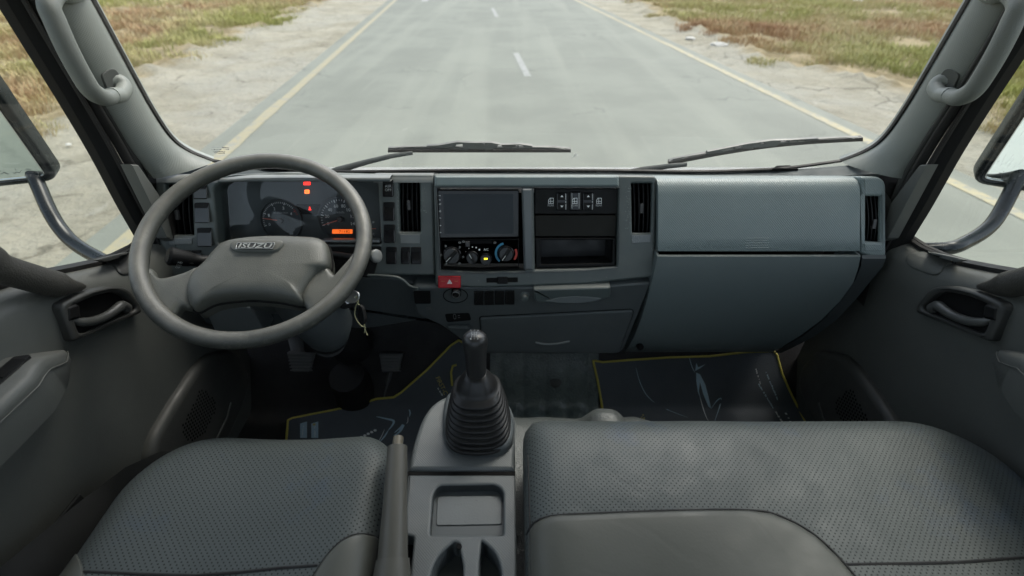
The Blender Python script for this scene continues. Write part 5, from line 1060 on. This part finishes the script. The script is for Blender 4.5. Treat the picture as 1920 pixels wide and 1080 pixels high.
# ------------------------------------------------------------------ seats
def sdf_rr(x, y, cx, cy, hx, hy, r):
    """distance inside a rounded rectangle; r may differ per corner (lf, rf, lb, rb)"""
    qx, qy = x - cx, y - cy; rr = r[(0 if qx < 0 else 1) + (0 if qy > 0 else 2)]
    dx, dy = abs(qx) - hx + rr, abs(qy) - hy + rr
    return -(min(max(dx, dy), 0) + math.hypot(max(dx, 0), max(dy, 0)) - rr)
def cushion(root, box, r, zf, roll, thick, mt, name='cushion', nx=70, ny=46):
    x0, x1, y0, y1 = box; cx, cy, hx, hy = (x0 + x1) / 2, (y0 + y1) / 2, (x1 - x0) / 2, (y1 - y0) / 2
    out = []
    for i in range(160):
        a = 2 * math.pi * i / 160; d = Vector((math.cos(a), math.sin(a))); lo_, hi = 0, 2
        for _ in range(30):
            m_ = (lo_ + hi) / 2
            if sdf_rr(cx + d.x * m_ * hx, cy + d.y * m_ * hy, cx, cy, hx, hy, r) > 0: lo_ = m_
            else: hi = m_
        out.append((d.x * lo_ * hx, d.y * lo_ * hy))
    def H(x, y):
        d = max(0, sdf_rr(x, y, cx, cy, hx, hy, r)); k = min(1, d / roll)
        return zf(x, y) - roll * .85 * (1 - math.sqrt(max(0, 1 - (1 - k) ** 2)))
    rings = [[V(cx + a * .985, cy + b * .985, zf(cx, cy) - thick) for a, b in out], [V(cx + a * 1.0, cy + b * 1.0, zf(cx, cy) - thick * .75) for a, b in out], [V(cx + a * 1.004, cy + b * 1.004, H(cx + a, cy + b) - .012) for a, b in out]]
    fr = [1, .996, .988, .976, .96, .94, .915, .88, .84, .8, .75, .7, .64, .58, .52, .46, .4, .34, .28, .22, .16, .1, .05]
    for f in fr: rings.append([V(cx + a * f, cy + b * f, H(cx + a * f, cy + b * f)) for a, b in out])
    mb = MB(); mb.rings(rings); mb.add(rings[-1] + [V(cx, cy, H(cx, cy))], [(i, (i + 1) % 160, 160) for i in range(160)])
    ob(name, mb, M[mt], root, 80); return H
def panel_on(root, H, poly, lift, mt, name):
    """a sewn panel that follows the cushion, its rim tucked into the seam"""
    poly = ccw(poly); c = sum((Vector(p) for p in poly), Vector((0, 0))) / len(poly); rr_ = []
    for f, dz in ((1, -.003), (.992, .001), (.98, lift * .6), (.95, lift), (.88, lift * 1.1), (.75, lift * 1.2), (.6, lift * 1.25), (.45, lift * 1.3), (.3, lift * 1.3), (.15, lift * 1.3)):
        rr_.append([V(c.x + (x - c.x) * f, c.y + (y - c.y) * f, H(c.x + (x - c.x) * f, c.y + (y - c.y) * f) + dz) for x, y in poly])
    mb = MB(); mb.rings(rr_); mb.add(rr_[-1] + [V(c.x, c.y, H(c.x, c.y) + lift * 1.3)], [(i, (i + 1) % len(poly), len(poly)) for i in range(len(poly))]); return ob(name, mb, M[mt], root, 80)
def seam_on(root, H, pts, rad=.0016, name='seam', mt='seam', up=.0006):
    mb = MB(); mb.tube([V(x, y, H(x, y) + up) for x, y in pts], rad, 6); return ob(name, mb, M[mt], root)
def xy(px, py, z=-.685): p_ = onZ(px, py, z); return (p_.x, p_.y)
dsx = thing('driver_seat', 'single driver seat in dark perforated leather with smooth side bolsters', 'seat', V(-.45, .2, -.85), 'cab seats')
def zd(x, y):
    q = (x + .45) / .2
    return -.690 - .012 * math.exp(-((q) / .6) ** 2) + .006 * math.sin(y * 17 + x * 3) * .3 - .035 * max(0, .45 - y) + .004 * noise.noise(Vector((x * 9, y * 9, 2)))
Hd = cushion(dsx, (-.672, -.232, -.05, .548), (.13, .075, .05, .05), zd, .055, .15, 'leather_pit')
lb = [xy(x, y, -.700) for x, y in ((88, 1082), (104, 1050), (122, 1026), (133, 1028), (148, 1045), (158, 1062), (162, 1085), (165, 1140), (60, 1140))]
panel_on(dsx, Hd, dens(rnd(lb, .01), .012), .003, 'leather', 'side_bolster')
rb = [xy(x, y, -.700) for x, y in ((585, 1085), (612, 1045), (640, 1018), (668, 1002), (714, 990), (709, 1030), (702, 1090), (690, 1140), (570, 1140))]
panel_on(dsx, Hd, dens(rnd(rb, .01), .012), .003, 'leather', 'side_bolster')
seam_on(dsx, Hd, [xy(x, y, -.700) for x, y in ((160, 1075), (260, 1076), (360, 1074), (450, 1068), (520, 1063), (596, 1061))], .0022, up=-.0002)
seam_on(dsx, Hd, spline([xy(x, y, -.700) for x, y in ((585, 1085), (612, 1045), (640, 1018), (668, 1002), (714, 990))], 4), .0012)
bch = thing('passenger_bench', 'wide passenger bench in perforated leather with a smooth centre panel', 'seat', V(.4, .2, -.85), 'cab seats')
def zb(x, y): return -.690 - .008 * math.exp(-((x - .62) / .15) ** 2 - ((y - .35) / .15) ** 2) + .004 * noise.noise(Vector((x * 6, y * 6, 7))) - .035 * max(0, .45 - y) + .006 * math.exp(-((x - .56) / .02) ** 2) * 0
Hb = cushion(bch, (-.014, .808, -.05, .580), (.035, .14, .04, .05), zb, .05, .15, 'leather_pit')
cen = [xy(x, y, -.697) for x, y in ((990, 985), (1000, 975), (1030, 970), (1160, 965), (1300, 962), (1400, 961), (1445, 966), (1490, 984), (1530, 1008), (1570, 1044), (1604, 1082), (1640, 1130), (1640, 1240), (990, 1240))]
cen = [(x, max(y, .0)) for x, y in cen]
panel_on(bch, Hb, dens(cen, .012), .0035, 'leather', 'centre_panel')
seam_on(bch, Hb, spline([xy(x, y, -.697) for x, y in ((988, 984), (1000, 975), (1030, 970), (1160, 965), (1300, 962), (1400, 961), (1445, 966), (1490, 984), (1530, 1008), (1570, 1044), (1604, 1082), (1640, 1130))], 3), .0017)
seam_on(bch, Hb, [xy(x, y, -.697) for x, y in ((1587, 1059), (1700, 1055), (1800, 1050), (1900, 1044), (1960, 1040))], .0022, up=-.0003)
for H_, rt, pts in ((Hd, dsx, [(-.236 + .002, y) for y in [.40 - .03 * i for i in range(12)]]), (Hb, bch, [(-.008, y) for y in [.50 - .03 * i for i in range(14)]])): seam_on(rt, H_, pts, .0012, 'side_seam')
for rt, x0, x1 in ((dsx, -.66, -.25), (bch, .0, .80)):
    mb = MB(); mb.prism(PL(V((x0 + x1) / 2, .22, -1.14), (1, 0, 0), (0, 1, 0)), rnd([(-(x1 - x0) / 2 + .02, -.4), ((x1 - x0) / 2 - .02, -.4), ((x1 - x0) / 2 - .02, .27), (-(x1 - x0) / 2 + .02, .27)], .03), 0, .32, .02); ob('seat_base', mb, M['matt'], rt)
# ------------------------------------------------------------------ tunnel, console, gear lever, hand brake
tun = thing('engine_tunnel', 'grey wrinkled vinyl tunnel cover between the seats and under the gear lever', 'tunnel cover', V(0, .4, -1.1))
mb = MB(); rows = []
for i in range(61):
    x = -.27 + .60 * i / 60; r = []
    for j in range(41):
        y = -.2 + .96 * j / 40; e = min(x + .27, .33 - x); ef = .60 + .06 * math.exp(-((x - .17) / .05) ** 2) * 0
        z = -.850 + .045 * math.exp(-(((x - .165) / .042) ** 4) - ((y - .665) / .035) ** 4) + .010 * noise.noise(Vector((x * 14, y * 14, 3))) - .03 * max(0, (x - .24) / .09)
        k = min(1, max(0, (.755 - y) / .07)); z = -1.14 + (z + 1.14) * math.sqrt(max(0, 1 - (1 - k) ** 2)); k = min(1, e / .05); z = -1.14 + (z + 1.14) * math.sqrt(max(0, 1 - (1 - k) ** 2)); r.append(V(x, y, z))
    rows.append(r)
mb.grid(rows); mb.f = [tuple(reversed(f)) for f in mb.f]; ob('vinyl_cover', mb, M['vinyl'], tun, 80)
con = thing('centre_console', 'grey centre console with shallow tray and cup holder between driver seat and bench', 'console', V(-.12, .4, -.95))
CO = PL(V(0, 0, -.75), (1, 0, 0), (0, 1, 0))
fp = CO.pxs([(765, 881), (770, 850), (777, 822), (790, 785), (808, 757), (836, 740), (900, 733), (950, 745), (966, 780), (966, 881)])
boot_hole = rnd(CO.pxs([(838, 742), (948, 742), (964, 800), (962, 836), (930, 850), (870, 850), (838, 838), (832, 800)]), .012)
mb = MB(); mb.prism(CO, rnd(fp, [.004, .02, .02, .03, .03, .03, .03, .03, .02, .004]), -.10, 0, .010, seg=4); ob('front_cover', mb, M['console'], con, 60)
mb = MB(); mb.prism(CO, smoothpoly(CO.pxs([(836, 750), (860, 738), (930, 738), (950, 755), (964, 800), (958, 836), (930, 852), (870, 852), (838, 838), (830, 800)], .006), 3), -.01, .020, .012, seg=4); ob('boot_collar', mb, M['console_plain'], con, 60)
rp = CO.pxs([(764, 890), (966, 890), (968, 1000), (969, 1180), (735, 1180), (768, 1085), (776, 1005), (758, 1003), (760, 960)])
tr = CO.pxs([(812, 925), (822, 910), (930, 908), (944, 920), (944, 1003), (806, 1003)])
cu1 = CO.pxs([(868, 1150), (806, 1150), (806, 1075), (822, 1040), (852, 1015), (860, 1018), (868, 1060)]); cu2 = CO.pxs([(898, 1150), (898, 1060), (903, 1014), (925, 1030), (940, 1062), (942, 1150)])
mb = MB(); mb.prism(CO, rnd(rp, [.004, .004, .004, .01, .01, .01, .004, .004, .01]), -.12, 0, .004, holes=[rnd(tr, [.012, .012, .012, .012, .004, .004]), rnd(cu1, [.004, .004, .02, .02, .004, .002, .004]), rnd(cu2, [.004, .01, .002, .02, .02, .004])], seg=3); ob('rear_cover', mb, M['console'], con, 60)
mb = MB(); mb.flat(CO, CO.pxs([(764, 880), (966, 880), (966, 891), (764, 891)]), -.006); ob('cover_gap', mb, M['matt'], con, None)
mb = MB(); trr = rnd(tr, [.012, .012, .012, .012, .004, .004]); mb.pocket(CO, trr, -.020, -.003); ob('tray_wall', mb, M['console_plain'], con, 40)
TB = CO.off(-.0195); t2 = CO.pxs([(820, 935), (824, 931), (936, 930), (941, 934), (941, 984), (818, 986)], -.0195); mb = MB(); mb.prism(CO, rnd(ccw(t2), .004), -.02, -.018, .001); ob('tray_liner', mb, M['tray'], con)
for q in (cu1, cu2): mb = MB(); mb.pocket(CO, q, -.045, -.003); ob('cup_recess', mb, M['console_plain'], con, 40)
mb = MB(); mb.lathe(CO.pt(*CO.px(861, 1025), .0), CO.n, [(.004, -.001), (.004, .001), (.002, .0012)], 12); ob('screw_cap', mb, M['matt'], con)
mb = MB(); q = CO.pxs([(758, 1003), (776, 1005), (768, 1060), (750, 1060)]); mb.flat(CO, q, -.03); ob('lever_slot', mb, M['matt'], con, None)
for s0, s1 in (((738, 884), (966, 884)),): pass
gl = thing('gear_lever', 'black gear lever with shift pattern knob rising from ribbed rubber boot', 'gear lever', CO.pt(*CO.px(895, 800)))
g0 = CO.pt(*CO.px(897, 800, .012), .008); g1 = EYE + ray(893, 712) * .840; g1 = onY(893, 698, g0.y + .016)
mb = MB(); rs = []; kk = 9
def sq(c, w, d, z_u, n=36, e=.72): return [c + Vector((w * (abs(math.cos(t)) ** e) * (1 if math.cos(t) > 0 else -1), d * (abs(math.sin(t)) ** e) * (1 if math.sin(t) > 0 else -1), 0)) for t in [2 * math.pi * k / n for k in range(n)]]
hh = g1.z - g0.z
for k in range(kk):
    t = k / kk; w = .062 - .021 * t ** 1.5; z = g0.z + hh * .74 * t; c = g0.lerp(g1, t * .74); c.z = z
    st = hh * .74 / kk
    for dz, f in ((0, .93), (.12, .99), (.35, 1.0), (.6, .985), (.72, .95), (.80, .90)): cc_ = c + Vector((0, 0, st * dz)); rs.append(sq(cc_, w * f, w * 1.0 * f, 0))
for t, w in ((.745, .041), (.755, .0385), (.765, .036), (.82, .033), (.88, .029), (.95, .023), (1.0, .018)): rs.append(sq(g0.lerp(g1, t), w, w * .95, 0, e=.85))
mb.rings(rs, True, False, True); ob('rubber_boot', mb, M['boot'], gl, 50)
k0 = g1 - (g1 - g0) * .05; kt = onY(890, 626, g1.y + .01); d_ = (kt - k0).normalized(); L_ = (kt - k0).length
mb = MB(); mb.lathe(k0, d_, [(.0165, -.01), (.0175, L_ * .1), (.0180, L_ * .35), (.0190, L_ * .55), (.0208, L_ * .72), (.0215, L_ * .84), (.0195, L_ * .94), (.0150, L_ * .99), (.008, L_ * 1.02), (.002, L_ * 1.025)], 32); kn = ob('knob', mb, M['knob'], gl, 60)
KT = PL(k0 + d_ * (L_ * 1.0), (1, 0, 0), Vector((0, .75, .6))); KT = PL(k0 + d_ * (L_ * .955) + KT.n * .0125, KT.u, KT.v)
mb = MB()
for a in (-.006, -.002, .002, .006)[:3]: mb.flat(KT, [(a - .0004 + .002, -.005), (a + .0004 + .002, -.005), (a + .0004 + .002, .005), (a - .0004 + .002, .005)], 0)
mb.flat(KT, [(-.004, -.0004), (.004, -.0004), (.004, .0004), (-.004, .0004)], .0001); ob('shift_pattern', mb, M['grey_ink'], kn, None)
for tx, a, b in (('R', -.0065, .0055), ('2', -.0008, .0062), ('4', .005, .0055), ('1', -.0065, -.0085), ('3', -.0008, -.0092), ('5', .005, -.0085)): text('shift_number', tx, KT, (a, b, a + .002, b + .003), -.0002, M['grey_ink'], kn)
hb = thing('handbrake_lever', 'grey handbrake lever with push button beside the driver seat', 'handbrake', onZ(735, 1050, -.74))
h0 = onZ(736, 1052, -.715); h1 = onZ(745, 838, -.665); ht = onZ(747, 820, -.662); dr_ = (h1 - h0)
mb = MB(); mb.tube([h0, h0.lerp(h1, .2), h0.lerp(h1, .45), h0.lerp(h1, .7), h0.lerp(h1, .9), h1, h1 + dr_ * .012], [.0215, .0205, .0185, .0175, .0165, .0160, .011], 16, up=(.38, 0, .92)); ob('grip', mb, M['lever'], hb, 40)
mb = MB(); mb.tube([h1, ht, ht + dr_ * .01], [.0085, .0085, .006], 14); ob('push_button', mb, M['lever_button'], hb)
hq = h0 + (h0 - h1) * .55; mb = MB(); mb.tube([hq, h0 - dr_ * .15, h0 + dr_ * .01], [.030, .027, .0235], 16, up=(.38, 0, .92)); ob('lever_base', mb, M['lever'], hb, 40)
# ------------------------------------------------------------------ pedals, floor covers and mats
def pedal(name, label, pts, arm, y):
    root = thing(name, label, 'pedal', onY(*pts[0], y), 'foot pedals'); w = PL(onY(pts[0][0], pts[0][1], y), (1, 0, 0), (0, .45, .9)); q = w.pxs(pts); mb = MB(); mb.prism(w, rnd(ccw(q), .004), -.012, .004, .003, back=True); ob('pedal_pad', mb, M['pedal'], root)
    n_ = 6; x0 = min(p[0] for p in q); x1 = max(p[0] for p in q); y0 = min(p[1] for p in q); y1 = max(p[1] for p in q)
    for k in range(n_):
        b = y0 + (y1 - y0) * (k + .6) / (n_ + .2); t = (b - y0) / (y1 - y0); c = (x0 + x1) / 2; hw = (x1 - x0) / 2 * (.78 + .16 * t); mb = MB(); mb.tube([w.pt(c - hw, b, .0042), w.pt(c + hw, b, .0042)], .0022, 6); ob('tread', mb, M['pedal'], root)
    mb = MB(); a = [onY(x, yy, dy) for x, yy, dy in arm]; mb.tube(a, [.018, .02, .024][:len(a)], 8, sq=.5); ob('pedal_arm', mb, M['pedal'], root)
pedal('accelerator_pedal', 'ribbed accelerator pedal right of the steering column boot', [(711, 663), (755, 663), (748, 697), (717, 698)], [(733, 692, 1.035), (728, 718, 1.02), (722, 745, 1.0)], 1.03)
pedal('clutch_pedal', 'dark ribbed clutch pedal pad left of the steering column boot', [(538, 660), (590, 664), (580, 697), (550, 697)], [(560, 665, 1.02), (555, 640, 1.06), (550, 610, 1.09)], 1.0)
# quilted rubber floor cover in the middle
mb = MB(); rows = []
for i in range(57):
    x = -.10 + .325 * i / 56; r = []
    for j in range(45):
        y = .66 + .48 * j / 44; q = abs(math.sin(x * math.pi / .065) * math.sin(y * math.pi / .065)) ** .5; pz = floor_z(y) + .004 + (.016 * min(1, max(0, (.225 - x) / .05)) + .002) * q + .006 * noise.noise(Vector((x * 12, y * 12, 5)))
        r.append(V(x, y, pz))
    rows.append(r)
mb.grid(rows); mb.f = [tuple(reversed(f)) for f in mb.f]; fq = ob('floor_cover', mb, M['quilt'], None, 80); tag(fq, 'dark quilted rubber floor cover between gear lever and passenger mat', 'floor cover')
mb = MB(); o_ = on_floor(1042, 715, .02); mb.lathe(o_, (0, -.5, .85), [(.018, -.02), (.018, .0), (.012, .004), (.004, .005)], 16); b_ = ob('floor_plug', mb, M['quilt_dark'], None); tag(b_, 'round dark rubber plug in the quilted floor cover', 'plug')
def matobj(name, label, px_poly, edge, nh=14):
    root = thing(name, label, 'floor mat', on_floor(*px_poly[0]), 'car floor mats')
    bm = bmesh.new(); f = bm.faces.new([bm.verts.new((x, y, 0)) for x, y in px_poly]); ys_ = [p[1] for p in px_poly]; xs_ = [p[0] for p in px_poly]
    for k in range(1, 24):
        for co_, no in (((0, min(ys_) + (max(ys_) - min(ys_)) * k / 24, 0), (0, 1, 0)), ((min(xs_) + (max(xs_) - min(xs_)) * k / 24, 0, 0), (1, 0, 0))):
            bmesh.ops.bisect_plane(bm, geom=bm.verts[:] + bm.edges[:] + bm.faces[:], plane_co=co_, plane_no=no)
    bmesh.ops.triangulate(bm, faces=bm.faces[:]); bm.verts.ensure_lookup_table()
    def up(x, y): return on_floor(x, y, .016 + .004 * noise.noise(Vector((x * .012, y * .02, 1))))
    mb = MB(); mb.add([up(v.co.x, v.co.y) for v in bm.verts], [tuple(v.index for v in f.verts) for f in bm.faces]); bm.free()
    for i_, f in enumerate(mb.f):
        a, b, c = (mb.v[k] for k in f)
        if (b - a).cross(c - a).z < 0: mb.f[i_] = tuple(reversed(f))
    ob('carpet', mb, M['mat'], root, 60)
    e = []; 
    for (x0, y0), (x1, y1) in zip(edge, edge[1:]): e += [up(x0 + (x1 - x0) * k / 8, y0 + (y1 - y0) * k / 8) for k in range(8)]
    e.append(up(*edge[-1])); mb = MB(); mb.tube(e, .0034, 6); ob('piping', mb, M['yellow'], root); return root, up
dm, up = matobj('floor_mat', 'dark driver floor mat with yellow piping below the pedals', [(535, 870), (537, 820), (541, 786), (560, 781), (640, 766), (690, 754), (738, 745), (752, 738), (800, 694), (845, 648), (862, 637), (885, 640), (890, 700), (880, 800), (840, 870), (700, 910)], [(536, 835), (540, 788), (548, 784), (640, 766), (690, 753), (705, 748), (738, 745), (752, 736), (800, 694), (845, 648), (860, 638), (867, 642)])
e2 = [up(x, y) + Vector((0, 0, .004)) for x, y in ((848, 725), (846, 700), (849, 688), (856, 686))]; mb = MB(); mb.tube(e2, .0034, 6); ob('piping', mb, M['yellow'], dm)
def decal(root, up, name, pts, mt, lift=.003):
    mb = MB(); P = [up(x, y) + Vector((0, -.0, lift)) for x, y in pts]; mb.add(P, [tuple(range(len(P)))])
    a = Vector((0, 0, 0))
    for i in range(len(P)): a += P[i].cross(P[(i + 1) % len(P)])
    if a.z < 0: mb.f = [tuple(reversed(mb.f[0]))]
    return ob(name, mb, M[mt], root, None)
def mat_text(root, up, body, o_, ux, vx, rect, mt, name='lettering'):
    w = PL(up(*o_) + Vector((0, 0, .003)), up(*ux) - up(*o_), up(*vx) - up(*o_)); W_, H_ = (up(*ux) - up(*o_)).length, (up(*vx) - up(*o_)).length
    return text(name, body, w, (0, 0, W_, H_), .001, M[mt], root)
def mat_fine(root, up, o_, ux, vx, mt):
    w = PL(up(*o_) + Vector((0, 0, .004)), up(*ux) - up(*o_), up(*vx) - up(*o_)); return fineprint('small_print', w, (0, 0, (up(*ux) - up(*o_)).length, (up(*vx) - up(*o_)).length * .8), .001, M[mt], root, 1, int(o_[0]))
def ribbon(root, up, pts, w, mt, lift=.002):
    e = [up(x, y) + Vector((0, 0, lift)) for x, y in pts]; mb = MB(); mb.tube(spline(e, 4), [w * q for q in [.25 + .75 * math.sin(math.pi * i / (4 * (len(e) - 1))) for i in range(4 * (len(e) - 1) + 1)]], 5, sq=.3, up=(0, 0, 1)); return ob('print_stroke', mb, M[mt], root, None)
mat_text(dm, up, 'FIRST-C', (817, 710), (833, 742), (824, 706), None, 'print_gold'); mat_fine(dm, up, (820, 730), (829, 744), (825, 728), 'print_white')
for x0 in (563, 584): decal(dm, up, 'print_block', [(x0, 795), (x0 + 13, 791), (x0 + 13, 822), (x0, 822)], 'print_blue', .002)
mat_fine(dm, up, (569, 799), (566, 822), (573, 799), 'print_white'); mat_fine(dm, up, (590, 801), (590, 822), (595, 801), 'print_white'); decal(dm, up, 'print_mark', [(587, 796), (592, 795), (592, 799), (587, 800)], 'print_gold', .004)
for k in range(5): decal(dm, up, 'print_dot', [(678 + k * 6.4 + 3.2 * math.cos(q), 821 - k * 3.2 + 2.3 * math.sin(q)) for q in [i * .785 for i in range(8)]], 'print_white', .003)
for pts, w, mt in (([(706, 782), (724, 786), (738, 790), (736, 798), (728, 808)], .0035, 'print_blue'), ([(728, 808), (722, 818), (712, 830)], .0025, 'print_blue'), ([(740, 812), (752, 802), (756, 798), (750, 810), (738, 818)], .0045, 'print_blue'), ([(766, 766), (769, 774), (768, 782)], .002, 'print_blue'), ([(765, 782), (765, 790), (762, 796)], .001, 'print_white'), ([(721, 806), (716, 818), (708, 832)], .001, 'print_white')): ribbon(dm, up, pts, w, mt)
pmt, up2 = matobj('floor_mat', 'dark passenger floor mat with yellow piping and pale car print ahead of bench', [(1111, 674), (1125, 679), (1180, 675), (1300, 668), (1400, 661), (1452, 657), (1457, 664), (1470, 705), (1490, 750), (1515, 800), (1530, 850), (1140, 850), (1130, 770), (1120, 715)], [(1133, 790), (1129, 762), (1121, 715), (1112, 676), (1130, 679), (1180, 675), (1260, 670), (1330, 668), (1400, 660), (1450, 658), (1457, 666), (1466, 700), (1484, 740), (1512, 795)])
decal(pmt, up2, 'print_body', [(1305, 700), (1312, 703), (1322, 722), (1328, 745), (1333, 767), (1328, 764), (1318, 740), (1312, 718), (1310, 735), (1314, 752), (1308, 735), (1305, 715)], 'print_blue'); decal(pmt, up2, 'print_body', [(1303, 697), (1305, 682), (1309, 690), (1323, 684), (1312, 692)], 'print_blue')
for pts, w, mt in (([(1292, 671), (1297, 688), (1303, 700)], .0015, 'print_blue'), ([(1333, 767), (1344, 752), (1352, 748), (1350, 760), (1340, 790)], .0018, 'print_blue'), ([(1306, 720), (1314, 752), (1322, 778), (1328, 790)], .0012, 'print_white'), ([(1192, 690), (1200, 718), (1215, 745), (1245, 766), (1290, 784)], .0012, 'print_blue')): ribbon(pmt, up2, pts, w, mt)
for a, b, t in (((1414, 690), (1424, 722), 'LUXURY'), ((1420, 722), (1448, 768), 'FIRST CLASS'), ((1434, 700), (1456, 752), 'COMFORT'), ((1452, 774), (1466, 798), 'AUTO'), ((1470, 776), (1482, 798), 'MAT')): mat_fine(pmt, up2, a, b, (a[0] + 5, a[1] - 2), 'print_blue' if 'F' in t else 'print_white')
mat_text(pmt, up2, "S'", (1206, 792), (1212, 782), (1203, 786), None, 'print_gold')
# ------------------------------------------------------------------ wipers and mirrors outside
WO = PL(WS.o + Vector((0, .035, 0)), WS.u, WS.v)
def wiper(label, rubber, top, bridge, claws, arm, holes):
    root = thing('windscreen_wiper', label, 'wiper', WO.pt(*WO.px(*rubber[0])), 'windscreen wipers')
    mb = MB(); mb.prism(WO, WO.pxs(rubber), -.006, .006, .001, back=True); ob('wiper_blade', mb, M['rubber'], root)
    mb = MB(); mb.prism(WO, WO.pxs(top), -.004, .003, .0008, back=True); ob('blade_spine', mb, M['wiper'], root)
    mb = MB(); mb.prism(WO, WO.pxs(bridge), .003, .012, .0005, holes=[ccw(WO.pxs(h)) for h in holes]); ob('wiper_bridge', mb, M['wiper'], root)
    for c in claws:
        mb = MB(); mb.tube(spline([WO.pt(*WO.px(x, y), .008) for x, y in c], 4), .0017, 6, sq=.8); ob('wiper_claw', mb, M['wiper'], root)
    mb = MB(); a = [WO.pt(*WO.px(x, y), d) for x, y, d in arm]; mb.tube(a, [.010, .009, .007, .006, .005][:len(a)], 8, sq=.5, up=WO.n); ob('wiper_arm', mb, M['wiper'], root)
wiper('straight black wiper lying low across the middle of the windscreen', [(728, 284), (1070, 284), (1070, 278), (728, 278)], [(728, 278), (728, 276), (740, 276), (756, 274), (900, 276), (1040, 274), (1058, 276.5), (1070, 278)],
      [(800, 272), (802, 269), (822, 268), (858, 262), (880, 263), (922, 263), (940, 267), (975, 266), (998, 269), (998, 273), (960, 274), (930, 273), (912, 277), (905, 275), (880, 275), (876, 277), (868, 273), (840, 272)],
      [[(752, 276), (760, 273), (800, 272), (840, 274), (876, 278)], [(918, 277), (945, 272), (1000, 273), (1040, 274), (1058, 277)]], [(560, 345, .0), (636, 317, .004), (690, 299, .012), (735, 286, .018), (775, 282, .012)], [[(854, 271), (868, 271.5), (868, 266), (856, 267)], [(905, 267), (910, 267), (910, 264.6), (905, 264.6)], [(932, 271.8), (944, 271.8), (944, 267.6), (934, 267.6)], [(946.5, 271.8), (957, 271.8), (957, 267.4), (946.5, 267.4)], [(959.5, 271.8), (970, 272), (970, 267.8), (959.5, 267.4)], [(972.5, 272), (984, 272), (980, 268.8), (972.5, 268)]])
def cur(x0, y0, x1, y1, up_, n_=10): return [(x0 + (x1 - x0) * i / n_, y0 + (y1 - y0) * i / n_ - up_ * math.sin(math.pi * i / n_)) for i in range(n_ + 1)]
wiper('curved black wiper tilted up towards the passenger side pillar', cur(1253, 308, 1616, 263, 9) + list(reversed(cur(1253, 301, 1616, 256, 9))), cur(1253, 302, 1616, 257, 9) + list(reversed(cur(1262, 297, 1606, 256, 9))),
      [(1322, 285), (1324, 280), (1345, 276), (1375, 270), (1400, 265), (1445, 259), (1480, 258), (1530, 255), (1532, 258), (1500, 262), (1460, 264), (1450, 270), (1430, 271), (1405, 273), (1390, 273), (1350, 282)],
      [[(1278, 295), (1290, 290), (1330, 283), (1380, 275), (1410, 275)], [(1450, 268), (1480, 262), (1530, 258), (1580, 255), (1598, 257)]], [(1150, 330, 0), (1205, 317, .004), (1250, 307, .012), (1285, 303, .014)], [[(1352, 279), (1372, 274.5), (1372, 272.4), (1352, 276.5)], [(1376, 274), (1390, 271.5), (1390, 269), (1376, 271.5)], [(1422, 265.5), (1430, 265), (1430, 262.5), (1422, 263)], [(1460, 263), (1474, 262), (1474, 259.4), (1460, 260)], [(1477, 262), (1490, 261), (1490, 258.9), (1477, 259.4)], [(1493, 261), (1506, 260), (1506, 257.8), (1493, 258.8)]])
def mirror(s, label):
    root = thing('side_mirror', label, 'mirror', V(s * 1.12, 1.0, -.3), 'side mirrors')
    put = lambda nm, mb, mt, sm=48: ob(nm, mb if s < 0 else mb.mirror(), M[mt], root, sm)
    w = PL(V(-1.075, 1.04, -.445) if s < 0 else V(-1.02, 1.04, -.45), (.95, .31, 0) if s < 0 else (.86, .5, 0), (0, -.16, 1))       # faces back and inwards
    o_ = rnd([(-.21, .0), (0, 0), (0, .40), (-.21, .40)], .032, 6); mb = MB(); mb.prism(w, ccw(o_), -.042, .0, .010, holes=[offs(ccw(o_), .019)], seg=3, back=True); put('mirror_housing', mb, 'mirror_black')
    mb = MB(); mb.flat(w, offs(ccw(o_), .0185), -.004); put('mirror_glass', mb, 'mirror', None)
    mb = MB(); fr = offs(ccw(o_), .0165); mb.prism(w, fr, -.01, .0008, .0006, holes=[offs(fr, .0022)]); put('glass_rim', mb, 'chrome')
    mb = MB(); rg = random.Random(3)                                   # a faint line of etched script, joined letters with dots
    for a0, ln in ((-.155, .022), (-.125, .016), (-.103, .022), (-.074, .018), (-.05, .012)):
        k = int(ln / .0035); mb.tube(spline([w.pt(a0 + ln * i / k, .031 + rg.choice((-.002, 0, .0005, .003)), -.0035) for i in range(k + 1)], 4), .00045, 4); mb.lathe(w.pt(a0 + ln * .5, .0375, -.0036), w.n, [(.0007, 0), (.0007, .0004)], 6)
    put('etched_script', mb, 'mirror_ink', None)
    e = spline([onX(62, 325, -1.12), onX(75, 355, -1.10), onX(92, 394, -1.075), onX(112, 427, -1.05), onX(138, 455, -1.015), onX(176, 479, -.955), onX(214, 494, -.90), V(-.86, .90, -.57)] if s < 0 else [Vector((-q.x, q.y, q.z)) for q in (onX(1912, 325, 1.085), onX(1893, 365, 1.06), onX(1871, 405, 1.03), onX(1850, 430, 1.0), onX(1815, 452, .95), onX(1775, 466, .90))] + [V(-.86, .95, -.57)], 6); mb = MB(); mb.tube(e, .0145, 14); put('mirror_arm', mb, 'mirror_black')
mirror(-1, 'black driver side mirror on a bent tube arm beyond the left window'); mirror(1, 'black passenger side mirror on a bent tube arm beyond the right window')
